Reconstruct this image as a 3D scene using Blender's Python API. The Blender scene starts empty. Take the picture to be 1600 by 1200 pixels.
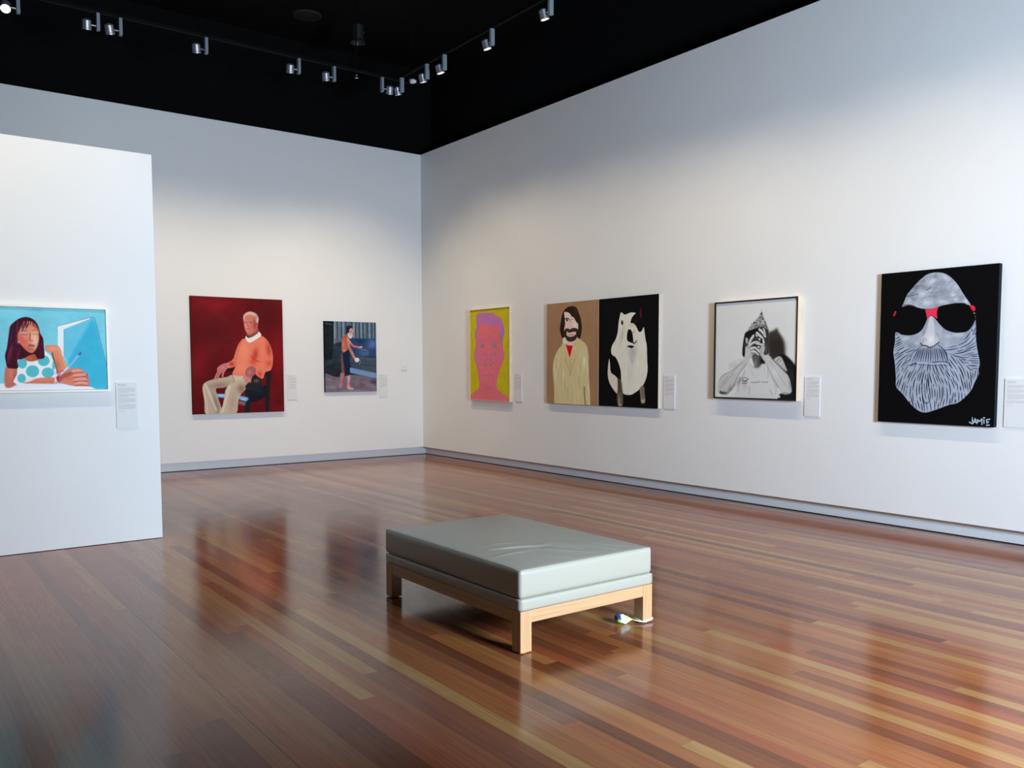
import bpy, bmesh, math, random
import numpy as np
from mathutils import Vector, Matrix, Euler
random.seed(4); rng = np.random.RandomState(7)
S = bpy.context.scene
C = S.collection

# ---------------------------------------------------------------- camera
cam = bpy.data.cameras.new('camera'); co = bpy.data.objects.new('camera', cam); C.objects.link(co)
F_PX, PITCH, ROLL, YAW, CY = 1334.85, 0.06742, -0.00182, 0.64388, 663.54
cam.sensor_fit = 'HORIZONTAL'; cam.sensor_width = 36.0; cam.lens = F_PX/1600*36
cam.shift_y = (CY-600)/1600; cam.clip_start = .05; cam.clip_end = 100
co.matrix_world = Matrix.Translation((0, 0, 1.5)) @ Matrix.Rotation(-YAW, 4, 'Z') @ Matrix.Rotation(math.pi/2-PITCH, 4, 'X') @ Matrix.Rotation(ROLL, 4, 'Z')
S.camera = co
# ---------------------------------------------------------------- world and view
w = bpy.data.worlds.new('world'); S.world = w; w.use_nodes = True
w.node_tree.nodes['Background'].inputs[0].default_value = (.5, .6, .75, 1)
w.node_tree.nodes['Background'].inputs[1].default_value = .02
S.view_settings.view_transform = 'Standard'; S.view_settings.look = 'None'
S.view_settings.exposure = 0.0; S.view_settings.gamma = 1.0; S.view_settings.use_curve_mapping = False
# ---------------------------------------------------------------- daylight through the doorway behind the camera
XR, YB, HT, YP, XP, HP, HB = 7.561, 12.619, 5.059, 7.831, 2.013, 3.323, .134   # right wall, back wall, height, partition, plinth height
WX0, WX1, WZ0, WZ1, YS = 2.72, 4.22, 1.35, 2.65, -1.5      # tall window behind the camera
SPOT_W, SPOT_COL = 112, (1.0, .82, .58)
al = bpy.data.lights.new('daylight', 'AREA'); al.shape = 'RECTANGLE'; al.size = WX1-WX0; al.size_y = WZ1-WZ0
al.energy = 1000; al.color = (.64, .80, .98)
ao = bpy.data.objects.new('daylight', al); C.objects.link(ao)
ao.location = ((WX0+WX1)/2, YS-.02, (WZ0+WZ1)/2); ao.rotation_euler = (math.pi/2, 0, math.pi)   # faces +Y
ao.rotation_euler = Vector((-.20, 1, 0)).to_track_quat('-Z', 'Z').to_euler()

# ---------------------------------------------------------------- helpers
def link(o, parent=None):
    C.objects.link(o)
    if parent: o.parent = parent
    return o
def tag(o, label=None, cat=None, group=None, kind=None):
    if label: o['label'] = label
    if cat: o['category'] = cat
    if group: o['group'] = group
    if kind: o['kind'] = kind
    return o
def thing(name, loc, label, cat, group=None, rot=(0, 0, 0)):
    o = bpy.data.objects.new(name, None); o.empty_display_size = .05; link(o); o.location = loc; o.rotation_euler = rot
    return tag(o, label, cat, group)
def obj(name, bm, mats, parent=None, smooth=False, loc=None, rot=None):
    me = bpy.data.meshes.new(name)
    bmesh.ops.recalc_face_normals(bm, faces=bm.faces)
    bm.to_mesh(me); bm.free()
    for m in (mats if isinstance(mats, (list, tuple)) else [mats]): me.materials.append(m)
    if smooth:
        for p in me.polygons: p.use_smooth = True
    o = link(bpy.data.objects.new(name, me), parent)
    if loc is not None: o.location = loc
    if rot is not None: o.rotation_euler = rot
    return o
def box(bm, a, b, bev=0, mi=0, seg=2):
    t = bmesh.new()
    bmesh.ops.create_cube(t, size=1)
    for v in t.verts: v.co = Vector([(a[i]+b[i])/2 + v.co[i]*(b[i]-a[i]) for i in range(3)])
    if bev: bmesh.ops.bevel(t, geom=t.edges[:], offset=bev, segments=seg, affect='EDGES', profile=.5)
    for f in t.faces: f.material_index = mi
    add(bm, t); return bm
def add(bm, t):
    me = bpy.data.meshes.new('tmp'); t.to_mesh(me); t.free(); bm.from_mesh(me); bpy.data.meshes.remove(me)
def rev(bm, prof, seg=28, mi=0, mat=None):
    """lathe a profile [(r,z)...] about z"""
    t = bmesh.new(); rings = []
    for r, z in prof:
        if r < 1e-6: rings.append([t.verts.new((0, 0, z))])
        else: rings.append([t.verts.new((r*math.cos(2*math.pi*k/seg), r*math.sin(2*math.pi*k/seg), z)) for k in range(seg)])
    for A, B in zip(rings, rings[1:]):
        for k in range(seg):
            a, b = A[k % len(A)], A[(k+1) % len(A)]; c, d = B[(k+1) % len(B)], B[k % len(B)]
            vs = []
            for v in (a, b, c, d):
                if v not in vs: vs.append(v)
            if len(vs) > 2:
                f = t.faces.new(vs); f.material_index = mi
    if mat: bmesh.ops.transform(t, matrix=mat, verts=t.verts)
    add(bm, t); return bm
def tube(bm, pts, r, seg=8, closed=False):
    t = bmesh.new(); n = len(pts); rings = []; P = [Vector(p) for p in pts]
    for i, p in enumerate(P):
        d = (P[(i+1) % n]-P[i-1]) if closed else (P[min(i+1, n-1)]-P[max(i-1, 0)])
        q = d.to_track_quat('Z', 'Y')
        rr = r[i] if isinstance(r, (list, tuple)) else r
        rings.append([t.verts.new(p+q@Vector((rr*math.cos(2*math.pi*k/seg), rr*math.sin(2*math.pi*k/seg), 0))) for k in range(seg)])
    m = n if closed else n-1
    for i in range(m):
        A, B = rings[i], rings[(i+1) % n]
        for k in range(seg): t.faces.new((A[k], A[(k+1) % seg], B[(k+1) % seg], B[k]))
    if not closed: t.faces.new(rings[0]); t.faces.new(rings[-1])
    add(bm, t); return bm
def lin(c):
    c = np.asarray(c, float)/255.0
    return np.where(c <= .04045, c/12.92, ((c+.055)/1.055)**2.4)

# ---------------------------------------------------------------- materials
def mat(name, col=(.8, .8, .8), rough=.5, metal=0, emis=None, estr=0, spec=.5, noise=None, bump=None):
    m = bpy.data.materials.new(name); m.use_nodes = True; nt = m.node_tree; b = nt.nodes['Principled BSDF']
    b.inputs['Base Color'].default_value = (*col, 1); b.inputs['Roughness'].default_value = rough
    b.inputs['Metallic'].default_value = metal; b.inputs['Specular IOR Level'].default_value = spec
    if emis: b.inputs['Emission Color'].default_value = (*emis, 1); b.inputs['Emission Strength'].default_value = estr
    if noise:   # (scale vector, amount)
        tc = nt.nodes.new('ShaderNodeTexCoord'); mp = nt.nodes.new('ShaderNodeMapping'); mp.inputs['Scale'].default_value = noise[0]
        n = nt.nodes.new('ShaderNodeTexNoise'); n.inputs['Scale'].default_value = 1; n.inputs['Detail'].default_value = 5
        nt.links.new(tc.outputs['Object'], mp.inputs[0]); nt.links.new(mp.outputs[0], n.inputs['Vector'])
        mx = nt.nodes.new('ShaderNodeMix'); mx.data_type = 'RGBA'
        mr = nt.nodes.new('ShaderNodeMapRange'); mr.inputs['From Min'].default_value = .3; mr.inputs['From Max'].default_value = .7
        nt.links.new(n.outputs[0], mr.inputs[0]); nt.links.new(mr.outputs[0], mx.inputs[0])
        mx.inputs[6].default_value = (*[c*(1-noise[1]) for c in col], 1); mx.inputs[7].default_value = (*[min(1, c*(1+noise[1])) for c in col], 1)
        nt.links.new(mx.outputs[2], b.inputs['Base Color'])
    if bump:    # (scale, strength, distance)
        tc = nt.nodes.new('ShaderNodeTexCoord')
        n = nt.nodes.new('ShaderNodeTexNoise'); n.inputs['Scale'].default_value = bump[0]; n.inputs['Detail'].default_value = 3
        nt.links.new(tc.outputs['Object'], n.inputs['Vector'])
        bp = nt.nodes.new('ShaderNodeBump'); bp.inputs['Strength'].default_value = bump[1]; bp.inputs['Distance'].default_value = bump[2]
        nt.links.new(n.outputs[0], bp.inputs['Height']); nt.links.new(bp.outputs[0], b.inputs['Normal'])
    return m
M_WALL = mat('wall_paint', (.80, .80, .79), .75, spec=.25, noise=((1.3, 1.3, 1.3), .012), bump=(260, .06, .002))
M_BLACK = mat('black_paint', (.0035, .0035, .004), .9, spec=.1)
M_PLINTH = mat('plinth_paint', (.74, .75, .76), .45, bump=(60, .05, .002))
M_GAP = mat('shadow_gap', (.02, .02, .02), .8)
M_WOOD = mat('blond_wood', (.48, .275, .135), .42, noise=((60, 60, 3), .13))
M_WOODX = mat('blond_wood_long', (.48, .275, .135), .42, noise=((3, 70, 70), .13))
M_WOODY = mat('blond_wood_deep', (.48, .275, .135), .42, noise=((70, 3, 70), .13))
M_LEATHER = mat('grey_vinyl', (.335, .312, .250), .36, spec=.5, bump=(420, .10, .001))
M_PIPING = mat('vinyl_seam', (.30, .28, .22), .45)
M_FRAMEWOOD = mat('frame_wood', (.78, .62, .46), .5, noise=((30, 30, 8), .08))
M_FRAMECREAM = mat('cream_frame', (.86, .82, .70), .45, noise=((6, 30, 30), .05))
M_FRAMEBLACK = mat('frame_black', (.006, .006, .007), .5)
M_LAMP = mat('lamp_housing', (.22, .26, .30), .5, spec=.4)
M_LAMPBODY = mat('lamp_metal', (.40, .42, .46), .4, metal=.75)
M_LENS = mat('lamp_lens', (.9, .9, .9), .3, emis=(1, .9, .76), estr=9)
M_TRACK = mat('track_black', (.0025, .0025, .0025), .7, spec=.1)
M_WHITEP = mat('white_plastic', (.80, .80, .78), .4)
M_CORD = mat('white_cord', (.8, .8, .8), .7)
M_CHROME = mat('chrome', (.8, .8, .8), .15, metal=1)
M_DARKGREEN = mat('dark_housing', (.010, .014, .012), .5)
def paint_mat(name, rough=.8, spec=.06):
    m = mat(name, rough=rough, spec=spec, bump=(900, .12, .001)); nt = m.node_tree
    a = nt.nodes.new('ShaderNodeAttribute'); a.attribute_name = 'paint'
    nt.links.new(a.outputs['Color'], nt.nodes['Principled BSDF'].inputs['Base Color']); return m
M_PAINT = paint_mat('painted_canvas'); M_PRINT = paint_mat('printed_card', .6)

def floor_mat():
    m = bpy.data.materials.new('polished_floorboards'); m.use_nodes = True; nt = m.node_tree; N = nt.nodes; L = nt.links
    b = N['Principled BSDF']
    def math_(op, a, c=None, d=None):
        n = N.new('ShaderNodeMath'); n.operation = op
        for i, v in enumerate((a, c, d)):
            if v is None: continue
            if isinstance(v, (int, float)): n.inputs[i].default_value = v
            else: L.new(v, n.inputs[i])
        return n.outputs[0]
    tc = N.new('ShaderNodeTexCoord'); sp = N.new('ShaderNodeSeparateXYZ'); L.new(tc.outputs['Object'], sp.inputs[0])
    X, Y = sp.outputs[0], sp.outputs[1]
    W = .080
    u = math_('DIVIDE', math_('SUBTRACT', X, 1.230-40*W), W)
    row = math_('FLOOR', u); fu = math_('FRACT', u)
    wn = N.new('ShaderNodeTexWhiteNoise'); wn.noise_dimensions = '1D'; L.new(row, wn.inputs['W'])
    off = math_('MULTIPLY', wn.outputs['Value'], 9.7)
    ln = math_('ADD', 2.3, math_('MULTIPLY', math_('FRACT', math_('MULTIPLY', wn.outputs['Value'], 37.3)), 2.4))
    v = math_('DIVIDE', math_('ADD', Y, off), ln)
    seg = math_('FLOOR', v); fv = math_('FRACT', v)
    cx = N.new('ShaderNodeCombineXYZ'); L.new(row, cx.inputs[0]); L.new(seg, cx.inputs[1])
    w2 = N.new('ShaderNodeTexWhiteNoise'); w2.noise_dimensions = '2D'; L.new(cx.outputs[0], w2.inputs['Vector'])
    r = N.new('ShaderNodeValToRGB'); L.new(w2.outputs['Value'], r.inputs[0])
    cols = [(0.0, (.140, .039, .015)), (.16, (.240, .069, .023)), (.34, (.300, .100, .031)), (.50, (.255, .062, .023)),
            (.62, (.325, .122, .037)), (.76, (.185, .052, .022)), (.86, (.365, .180, .056)), (1.0, (.310, .136, .043))]
    e = r.color_ramp.elements; e[0].position, e[0].color = cols[0][0], (*cols[0][1], 1); e[1].position, e[1].color = cols[-1][0], (*cols[-1][1], 1)
    for p, c in cols[1:-1]: q = e.new(p); q.color = (*c, 1)
    # grain along the board
    mp = N.new('ShaderNodeMapping'); mp.inputs['Scale'].default_value = (95, 1.6, 1)
    ofs = N.new('ShaderNodeCombineXYZ'); L.new(off, ofs.inputs[1]); L.new(math_('MULTIPLY', w2.outputs['Value'], 13), ofs.inputs[2])
    L.new(tc.outputs['Object'], mp.inputs[0]); va = N.new('ShaderNodeVectorMath'); L.new(mp.outputs[0], va.inputs[0]); L.new(ofs.outputs[0], va.inputs[1])
    g = N.new('ShaderNodeTexNoise'); g.inputs['Scale'].default_value = 1; g.inputs['Detail'].default_value = 6; g.inputs['Distortion'].default_value = .6
    L.new(va.outputs[0], g.inputs['Vector'])
    mr = N.new('ShaderNodeMapRange'); mr.inputs['From Min'].default_value = .3; mr.inputs['From Max'].default_value = .7
    mr.inputs['To Min'].default_value = .70; mr.inputs['To Max'].default_value = 1.08; L.new(g.outputs[0], mr.inputs[0])
    big = N.new('ShaderNodeTexNoise'); big.inputs['Scale'].default_value = .55; L.new(tc.outputs['Object'], big.inputs['Vector'])
    mb = N.new('ShaderNodeMapRange'); mb.inputs['To Min'].default_value = .85; mb.inputs['To Max'].default_value = 1.15; L.new(big.outputs[0], mb.inputs[0])
    # joints between boards
    edge = math_('MINIMUM', fu, math_('SUBTRACT', 1, fu))
    jl = math_('GREATER_THAN', edge, .010)
    eb = math_('MULTIPLY', math_('MINIMUM', fv, math_('SUBTRACT', 1, fv)), ln)
    je = math_('GREATER_THAN', eb, .0009)
    jo = math_('MULTIPLY', jl, je)
    # a wider expansion joint every 41 boards
    bigj = math_('MODULO', math_('ADD', u, 1000*41-40), 41); bj = math_('GREATER_THAN', math_('MINIMUM', bigj, math_('SUBTRACT', 41, bigj)), .030)
    jf = math_('MULTIPLY', math_('ADD', .58, math_('MULTIPLY', jo, .42)), math_('ADD', .18, math_('MULTIPLY', bj, .82)))
    tot = math_('MULTIPLY', math_('MULTIPLY', mr.outputs[0], mb.outputs[0]), jf)
    mu = N.new('ShaderNodeVectorMath'); mu.operation = 'SCALE'; L.new(r.outputs[0], mu.inputs[0]); L.new(tot, mu.inputs['Scale'])
    L.new(mu.outputs[0], b.inputs['Base Color'])
    b.inputs['Roughness'].default_value = .17; b.inputs['IOR'].default_value = 1.40; b.inputs['Specular Tint'].default_value = (1, .92, .85, 1)
    rn = N.new('ShaderNodeTexNoise'); rn.inputs['Scale'].default_value = 3.0; L.new(tc.outputs['Object'], rn.inputs['Vector'])
    rr = N.new('ShaderNodeMapRange'); rr.inputs['To Min'].default_value = .12; rr.inputs['To Max'].default_value = .20; L.new(rn.outputs[0], rr.inputs[0]); L.new(rr.outputs[0], b.inputs['Roughness'])
    bp = N.new('ShaderNodeBump'); bp.inputs['Strength'].default_value = .25; bp.inputs['Distance'].default_value = .0012
    hh = math_('ADD', math_('MULTIPLY', jo, .6), math_('MULTIPLY', g.outputs[0], .10)); L.new(hh, bp.inputs['Height']); L.new(bp.outputs[0], b.inputs['Normal'])
    return m
M_FLOOR = floor_mat()

# ---------------------------------------------------------------- the room
def struct(name, a, b, m, bev=0):
    o = obj(name, box(bmesh.new(), a, b, bev), m); tag(o, kind='structure'); return o
XW, YN = -9.0, YB+.5
struct('floor', (XW, YS-.2, -.1), (XR+.6, YN, 0), M_FLOOR)
struct('ceiling', (XW-.2, YS-.4, 6.6), (XR+.8, YN+.2, 6.7), M_BLACK)
RC = .105
struct('wall_right', (XR, YS-.2, HB), (XR+.26, YB+.26, HT), M_WALL)
struct('wall_back', (XW, YB, HB), (XR, YB+.26, HT), M_WALL)
struct('baseboard_right', (XR+RC, YS-.2, .008), (XR+.24, YB+RC, HB-.002), M_PLINTH)
struct('baseboard_back', (XW, YB+RC, .008), (XR+RC, YB+.24, HB-.002), M_PLINTH)
struct('gap_shade_1', (XR+RC+.012, YS-.2, .0), (XR+.2, YB+RC, .008), M_GAP)  # near-black strips put in for the shade in the gap under the baseboards
struct('gap_shade_2', (XW, YB+RC+.012, .0), (XR+RC, YB+.2, .008), M_GAP)
struct('wall_upper_right', (XR+.45, YS-.2, 0), (XR+.55, YN, 6.6), M_BLACK)
struct('wall_upper_back', (XW, YN-.1, 0), (XR+.45, YN, 6.6), M_BLACK)
struct('wall_left', (XW-.2, YS-.2, 0), (XW, YN, 6.6), M_BLACK)
struct('wall_partition', (-5.0, YP, .004), (XP, YP+.30, HP), M_WALL, .0015)
M_DIM = mat('dark_wall_paint', (.05, .05, .055), .8)
M_DIM = mat('dark_wall_paint', (.05, .05, .055), .8)
bm = bmesh.new()      # the wall behind the camera, with the tall window that lets the daylight in
box(bm, (XW, YS-.2, 0), (WX0, YS, 6.6)); box(bm, (WX1, YS-.2, 0), (XR+.26, YS, 6.6)); box(bm, (WX0, YS-.2, WZ1), (WX1, YS, 6.6)); box(bm, (WX0, YS-.2, 0), (WX1, YS, WZ0))
tag(obj('wall_front', bm, M_DIM), kind='structure')
struct('wall_light_block', (2.58, YS, 0), (2.70, .45, 6.6), M_DIM)     # unseen wall, added to shade the left of the room from the window
bm = bmesh.new()
for a, b in (((WX0-.05, WZ0-.05), (WX0, WZ1+.05)), ((WX1, WZ0-.05), (WX1+.05, WZ1+.05)), ((WX0, WZ1), (WX1, WZ1+.05)), ((WX0, WZ0-.05), (WX1, WZ0))):
    box(bm, (a[0], YS, a[1]), (b[0], YS+.01, b[1]), .002)
tag(obj('window_1', bm, M_WHITEP), kind='structure')
# ---------------------------------------------------------------- the painted surfaces (colour per vertex of each canvas)
def rand_field(h, w, cells, seed, stretch=(1, 1), ang=0.0):
    """smooth value noise in 0..1"""
    r = np.random.RandomState(seed); n = 64; g = r.rand(n, n)
    y, x = np.mgrid[0:h, 0:w].astype(float); x /= max(h, w); y /= max(h, w)
    c, s = math.cos(ang), math.sin(ang); x, y = x*c+y*s, -x*s+y*c
    x = x*cells*stretch[0]+50; y = y*cells*stretch[1]+50
    xi, yi = np.floor(x).astype(int), np.floor(y).astype(int); fx, fy = x-xi, y-yi
    fx = fx*fx*(3-2*fx); fy = fy*fy*(3-2*fy)
    G = lambda a, b: g[b % n, a % n]
    return (G(xi, yi)*(1-fx)+G(xi+1, yi)*fx)*(1-fy)+(G(xi, yi+1)*(1-fx)+G(xi+1, yi+1)*fx)*fy
class Paint:
    def __init__(s, W, H, quad, base):
        s.W, s.H = W, H; s.a = np.empty((H, W, 3)); s.a[:] = base
        A, b = [], []
        for (x, y), (u, v) in zip(quad, ((0, 0), (1, 0), (1, 1), (0, 1))):
            u *= W-1; v *= H-1
            A += [[x, y, 1, 0, 0, 0, -u*x, -u*y], [0, 0, 0, x, y, 1, -v*x, -v*y]]; b += [u, v]
        s.h = np.append(np.linalg.solve(np.array(A, float), np.array(b, float)), 1).reshape(3, 3)
        s.o = (0, 0, 1.0); s.k = 1.0; s.setT(0, 0, 1.0); s.Y, s.X = np.mgrid[0:H, 0:W].astype(float)
    def setT(s, ox, oy, sc):
        s.o = (ox, oy, sc); c = s.P([(0, 0), (10, 0), (0, 10)]); return s
    def P(s, pts):
        p = np.array(pts, float); x = s.o[0]+p[:, 0]/s.o[2]; y = s.o[1]+p[:, 1]/s.o[2]
        q = s.h @ np.stack((x, y, np.ones_like(x))); s.last = q
        return np.stack((q[0]/q[2], q[1]/q[2]), 1)
    def sc(s, p):   # grid units per local unit
        q = s.P([p, (p[0]+8, p[1]), (p[0], p[1]+8)]); return (np.hypot(*(q[1]-q[0]))+np.hypot(*(q[2]-q[0])))/16
    def smooth(s, q, closed=True, n=5):
        m = len(q); out = []
        for i in range(m if closed else m-1):
            g = lambda j: q[j % m] if closed else q[max(0, min(m-1, j))]
            p0, p1, p2, p3 = g(i-1), g(i), g(i+1), g(i+2)
            for k in range(n):
                t = k/n; out.append(.5*((2*p1)+(p2-p0)*t+(2*p0-5*p1+4*p2-p3)*t*t+(3*p1-p0-3*p2+p3)*t**3))
        if not closed: out.append(q[-1])
        return np.array(out)
    def mask(s, pts, soft=0, curve=True):
        q = s.P(pts)
        if curve: q = s.smooth(q)
        m = np.zeros((s.H, s.W), bool)
        x0, x1 = int(max(0, q[:, 0].min()-1)), int(min(s.W, q[:, 0].max()+2)); y0, y1 = int(max(0, q[:, 1].min()-1)), int(min(s.H, q[:, 1].max()+2))
        if x1 <= x0 or y1 <= y0: return m.astype(float)
        X, Y = s.X[y0:y1, x0:x1], s.Y[y0:y1, x0:x1]; acc = np.zeros(X.shape)
        for dx, dy in ((-.25, -.25), (.25, -.25), (-.25, .25), (.25, .25)):
            ins = np.zeros(X.shape, bool)
            for i in range(len(q)):
                (ax, ay), (bx, by) = q[i-1], q[i]
                if ay == by: continue
                c = ((ay > Y+dy) != (by > Y+dy)) & (X+dx < (bx-ax)*(Y+dy-ay)/(by-ay)+ax); ins ^= c
            acc += ins*.25
        f = np.zeros((s.H, s.W)); f[y0:y1, x0:x1] = acc
        if soft: f = s.blur(f, soft*s.sc(pts[0]))
        return f
    def blur(s, f, r):
        r = int(round(r))
        if r < 1: return f
        for ax in (0, 1):
            for _ in (0, 1):
                c = np.cumsum(np.pad(f, [(r+1, r) if a == ax else (0, 0) for a in (0, 1)], mode='edge'), axis=ax); n = f.shape[ax]
                f = (np.take(c, range(2*r+1, 2*r+1+n), axis=ax)-np.take(c, range(0, n), axis=ax))/(2*r+1)
        return f
    def put(s, m, col, a=1.0):
        m = (m*a)[..., None]; s.a = s.a*(1-m)+np.array(col, float)*m
    def poly(s, pts, col, soft=0, a=1.0, clip=None, curve=True):
        m = s.mask(pts, soft, curve)
        if clip is not None: m = m*clip
        s.put(m, col, a); return m
    def line(s, pts, w, col, a=1.0, clip=None, curve=True, taper=False, hard=.8):
        q = s.P(pts); k = s.sc(pts[0])
        if curve and len(q) > 2: q = s.smooth(q, False, 4)
        r = max(.55, w*k/2); pad = r+3
        x0, x1 = int(max(0, q[:, 0].min()-pad)), int(min(s.W, q[:, 0].max()+pad+1)); y0, y1 = int(max(0, q[:, 1].min()-pad)), int(min(s.H, q[:, 1].max()+pad+1))
        if x1 <= x0 or y1 <= y0: return
        X, Y = s.X[y0:y1, x0:x1], s.Y[y0:y1, x0:x1]; M = np.zeros(X.shape); n = len(q)-1
        for i in range(n):
            a_, b_ = q[i], q[i+1]; d = b_-a_; L = d@d+1e-9
            t = np.clip(((X-a_[0])*d[0]+(Y-a_[1])*d[1])/L, 0, 1); D = np.hypot(X-a_[0]-t*d[0], Y-a_[1]-t*d[1])
            rr = r*(max(.25, math.sin(math.pi*min(1, (i+.5)/n*.9+.08))) if taper else 1)
            M = np.maximum(M, np.clip((rr-D)/hard+.5, 0, 1))
        f = np.zeros((s.H, s.W)); f[y0:y1, x0:x1] = M
        if clip is not None: f = f*clip
        s.put(f, col, a*min(1, (w*k/2)/.55+.25))
    def blob(s, x, y, rx, ry, col, a=.6, ang=0, clip=None):
        c = s.P([(x, y)])[0]; k = s.sc((x, y)); co_, si = math.cos(math.radians(ang)), math.sin(math.radians(ang))
        dx, dy = s.X-c[0], s.Y-c[1]; u, v = dx*co_+dy*si, -dx*si+dy*co_
        f = np.exp(-((u/(rx*k))**2+(v/(ry*k))**2)); f = f*(clip if clip is not None else 1); s.put(f, col, a)
    def ell(s, x, y, rx, ry, col, a=1, clip=None, ang=0, soft=0):
        A = math.radians(ang); pts = [(x+rx*math.cos(t)*math.cos(A)-ry*math.sin(t)*math.sin(A), y+rx*math.cos(t)*math.sin(A)+ry*math.sin(t)*math.cos(A)) for t in np.linspace(0, 2*math.pi, 17)[:-1]]
        return s.poly(pts, col, soft, a, clip)
    def tex(s, amt, cells, seed, clip=None, stretch=(1, 1), ang=0, octaves=2, tint=(1, 1, 1)):
        n = sum(rand_field(s.H, s.W, cells*2**o, seed+o, stretch, ang)/2**o for o in range(octaves))/sum(1/2**o for o in range(octaves))-.5
        m = clip if clip is not None else 1.0
        s.a = s.a+(n*m*amt)[..., None]*np.array(tint)
    def out(s, gain=1.0): return np.clip(lin(np.clip(s.a, 3, 252))*gain, .002, .9)

def paint_woman():
    p = Paint(430, 242, [(-99.9, 471.9), (164.6, 482.3), (168.3, 605.4), (-94.0, 608.6)], (122, 200, 214))
    p.tex(16, 7, 3); p.tex(8, 40, 4, stretch=(1, 3))
    p.setT(70, 480, 7.5*1.2127)   # 955/105 px
    p.setT(70, 480, 9.095)
    # folded screen: light face, deeper blue face, edge lines
    p.poly([(272, 285), (690, 125), (905, 900), (915, 1140), (640, 1140), (272, 660)], (104, 190, 212), 4, curve=False)
    p.poly([(680, 150), (700, 140), (900, 880), (912, 1140), (400, 1140), (330, 740)], (64, 176, 204), 14, curve=False)
    p.poly([(560, 420), (700, 200), (760, 420), (620, 700), (420, 760)], (62, 170, 200), 40, .6)
    p.line([(195, 245), (640, 130), (690, 122)], 10, (96, 110, 135), .8, curve=False)
    p.poly([(193, 248), (645, 132), (650, 143), (272, 290), (272, 680), (225, 620), (193, 540)], (250, 252, 250), curve=False)
    p.line([(690, 125), (715, 135), (905, 900)], 8, (80, 105, 150), .8, curve=False)
    p.tex(8, 22, 8)
    # table edge and blank foreground
    p.poly([(-1700, 1140), (-1500, 1110), (-900, 1075), (-400, 1052), (0, 1045), (300, 1070), (600, 1095), (740, 1150), (740, 1190), (-1700, 1190)], (226, 228, 238), 3)
    # far shoulder and arm
    skin = (222, 138, 104)
    p.setT(0, 440, 5)
    p.poly([(355, 490), (400, 482), (455, 488), (480, 520), (500, 590), (525, 640), (500, 690), (440, 700), (410, 560), (370, 530)], skin, 2)
    p.blob(420, 510, 40, 18, (238, 160, 122), .7); p.blob(455, 640, 18, 50, (176, 96, 76), .6, -12); p.line([(412, 545), (430, 620), (450, 690)], 12, (110, 52, 48), .7)
    p.line([(455, 505), (490, 580), (512, 640)], 14, (236, 164, 130), .6)
    # near arm
    p.poly([(50, 650), (140, 640), (135, 700), (128, 790), (44, 808)], (190, 108, 92), 2); p.blob(90, 700, 22, 50, (224, 140, 118), .6); p.blob(120, 740, 14, 50, (150, 70, 66), .5)
    # dress with turquoise spots
    dress = p.poly([(140, 600), (170, 585), (240, 608), (310, 590), (345, 560), (352, 530), (368, 540), (400, 570), (430, 630), (445, 700), (440, 770), (130, 785), (138, 700)], (236, 232, 236), 1)
    p.blob(420, 680, 20, 60, (206, 198, 214), .6, clip=dress); p.blob(190, 760, 60, 20, (210, 206, 218), .5, clip=dress)
    for x, y, rx, ry in ((345, 605, 46, 42), (178, 624, 36, 42), (257, 687, 52, 47), (377, 698, 48, 40), (172, 742, 33, 36), (425, 640, 14, 34), (128, 680, 8, 20)): p.ell(x, y, rx, ry, (86, 184, 192), clip=dress)
    # neck, forearm on the table
    p.poly([(190, 560), (280, 540), (310, 590), (280, 605), (235, 610), (195, 590)], (176, 82, 56), 2); p.blob(230, 585, 30, 16, (214, 110, 66), .6)
    p.poly([(180, 780), (240, 765), (300, 742), (420, 736), (435, 770), (440, 785), (250, 783)], (206, 120, 92), 2); p.blob(350, 752, 80, 10, (226, 146, 116), .6)
    # hair
    hair = p.poly([(130, 288), (170, 268), (210, 262), (250, 272), (285, 300), (308, 345), (318, 390), (340, 430), (346, 490), (352, 560), (345, 586), (300, 590), (275, 555), (240, 560), (180, 590), (140, 600), (145, 660), (95, 665), (60, 655), (48, 610), (42, 560), (55, 510), (66, 440), (75, 370), (85, 330)], (62, 24, 36), 1)
    for i in range(60):
        x = 60+random.random()*90; y = 300+random.random()*280
        p.line([(x+20, y-60), (x+4, y), (x-6, y+70)], 4+5*random.random(), random.choice([(110, 26, 52), (34, 24, 44), (140, 44, 70), (48, 34, 60), (88, 20, 34)]), .55, hair, taper=True)
    for i in range(18):
        x = 310+random.random()*36; y = 420+random.random()*130
        p.line([(x-6, y-40), (x, y), (x, y+40)], 5, random.choice([(118, 24, 60), (38, 18, 40), (86, 18, 44)]), .5, hair, taper=True)
    # face
    face = p.poly([(160, 330), (190, 300), (240, 298), (285, 320), (302, 350), (308, 400), (306, 450), (292, 500), (268, 535), (240, 542), (205, 520), (178, 490), (150, 455), (142, 420), (148, 380)], (222, 140, 112), 1.5)
    p.blob(275, 440, 26, 60, (240, 196, 168), .85, clip=face); p.blob(190, 460, 34, 34, (214, 92, 74), .8, clip=face); p.blob(215, 505, 32, 22, (200, 84, 54), .6, clip=face)
    p.blob(165, 430, 20, 30, (206, 70, 84), .6, clip=face); p.blob(245, 520, 30, 16, (176, 76, 50), .5, clip=face); p.blob(265, 345, 36, 28, (226, 130, 96), .7, clip=face)
    p.blob(195, 392, 34, 12, (190, 160, 140), .7, clip=face); p.blob(285, 388, 20, 9, (206, 170, 150), .8, clip=face)
    p.line([(160, 404), (180, 398), (205, 402), (222, 398)], 6, (96, 74, 100), .8); p.line([(262, 396), (285, 400), (300, 394)], 5, (130, 110, 110), .8)
    p.line([(168, 376), (190, 366), (215, 372)], 6, (70, 30, 36), .7); p.line([(258, 370), (280, 362), (298, 372)], 5, (110, 50, 46), .6)
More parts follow.
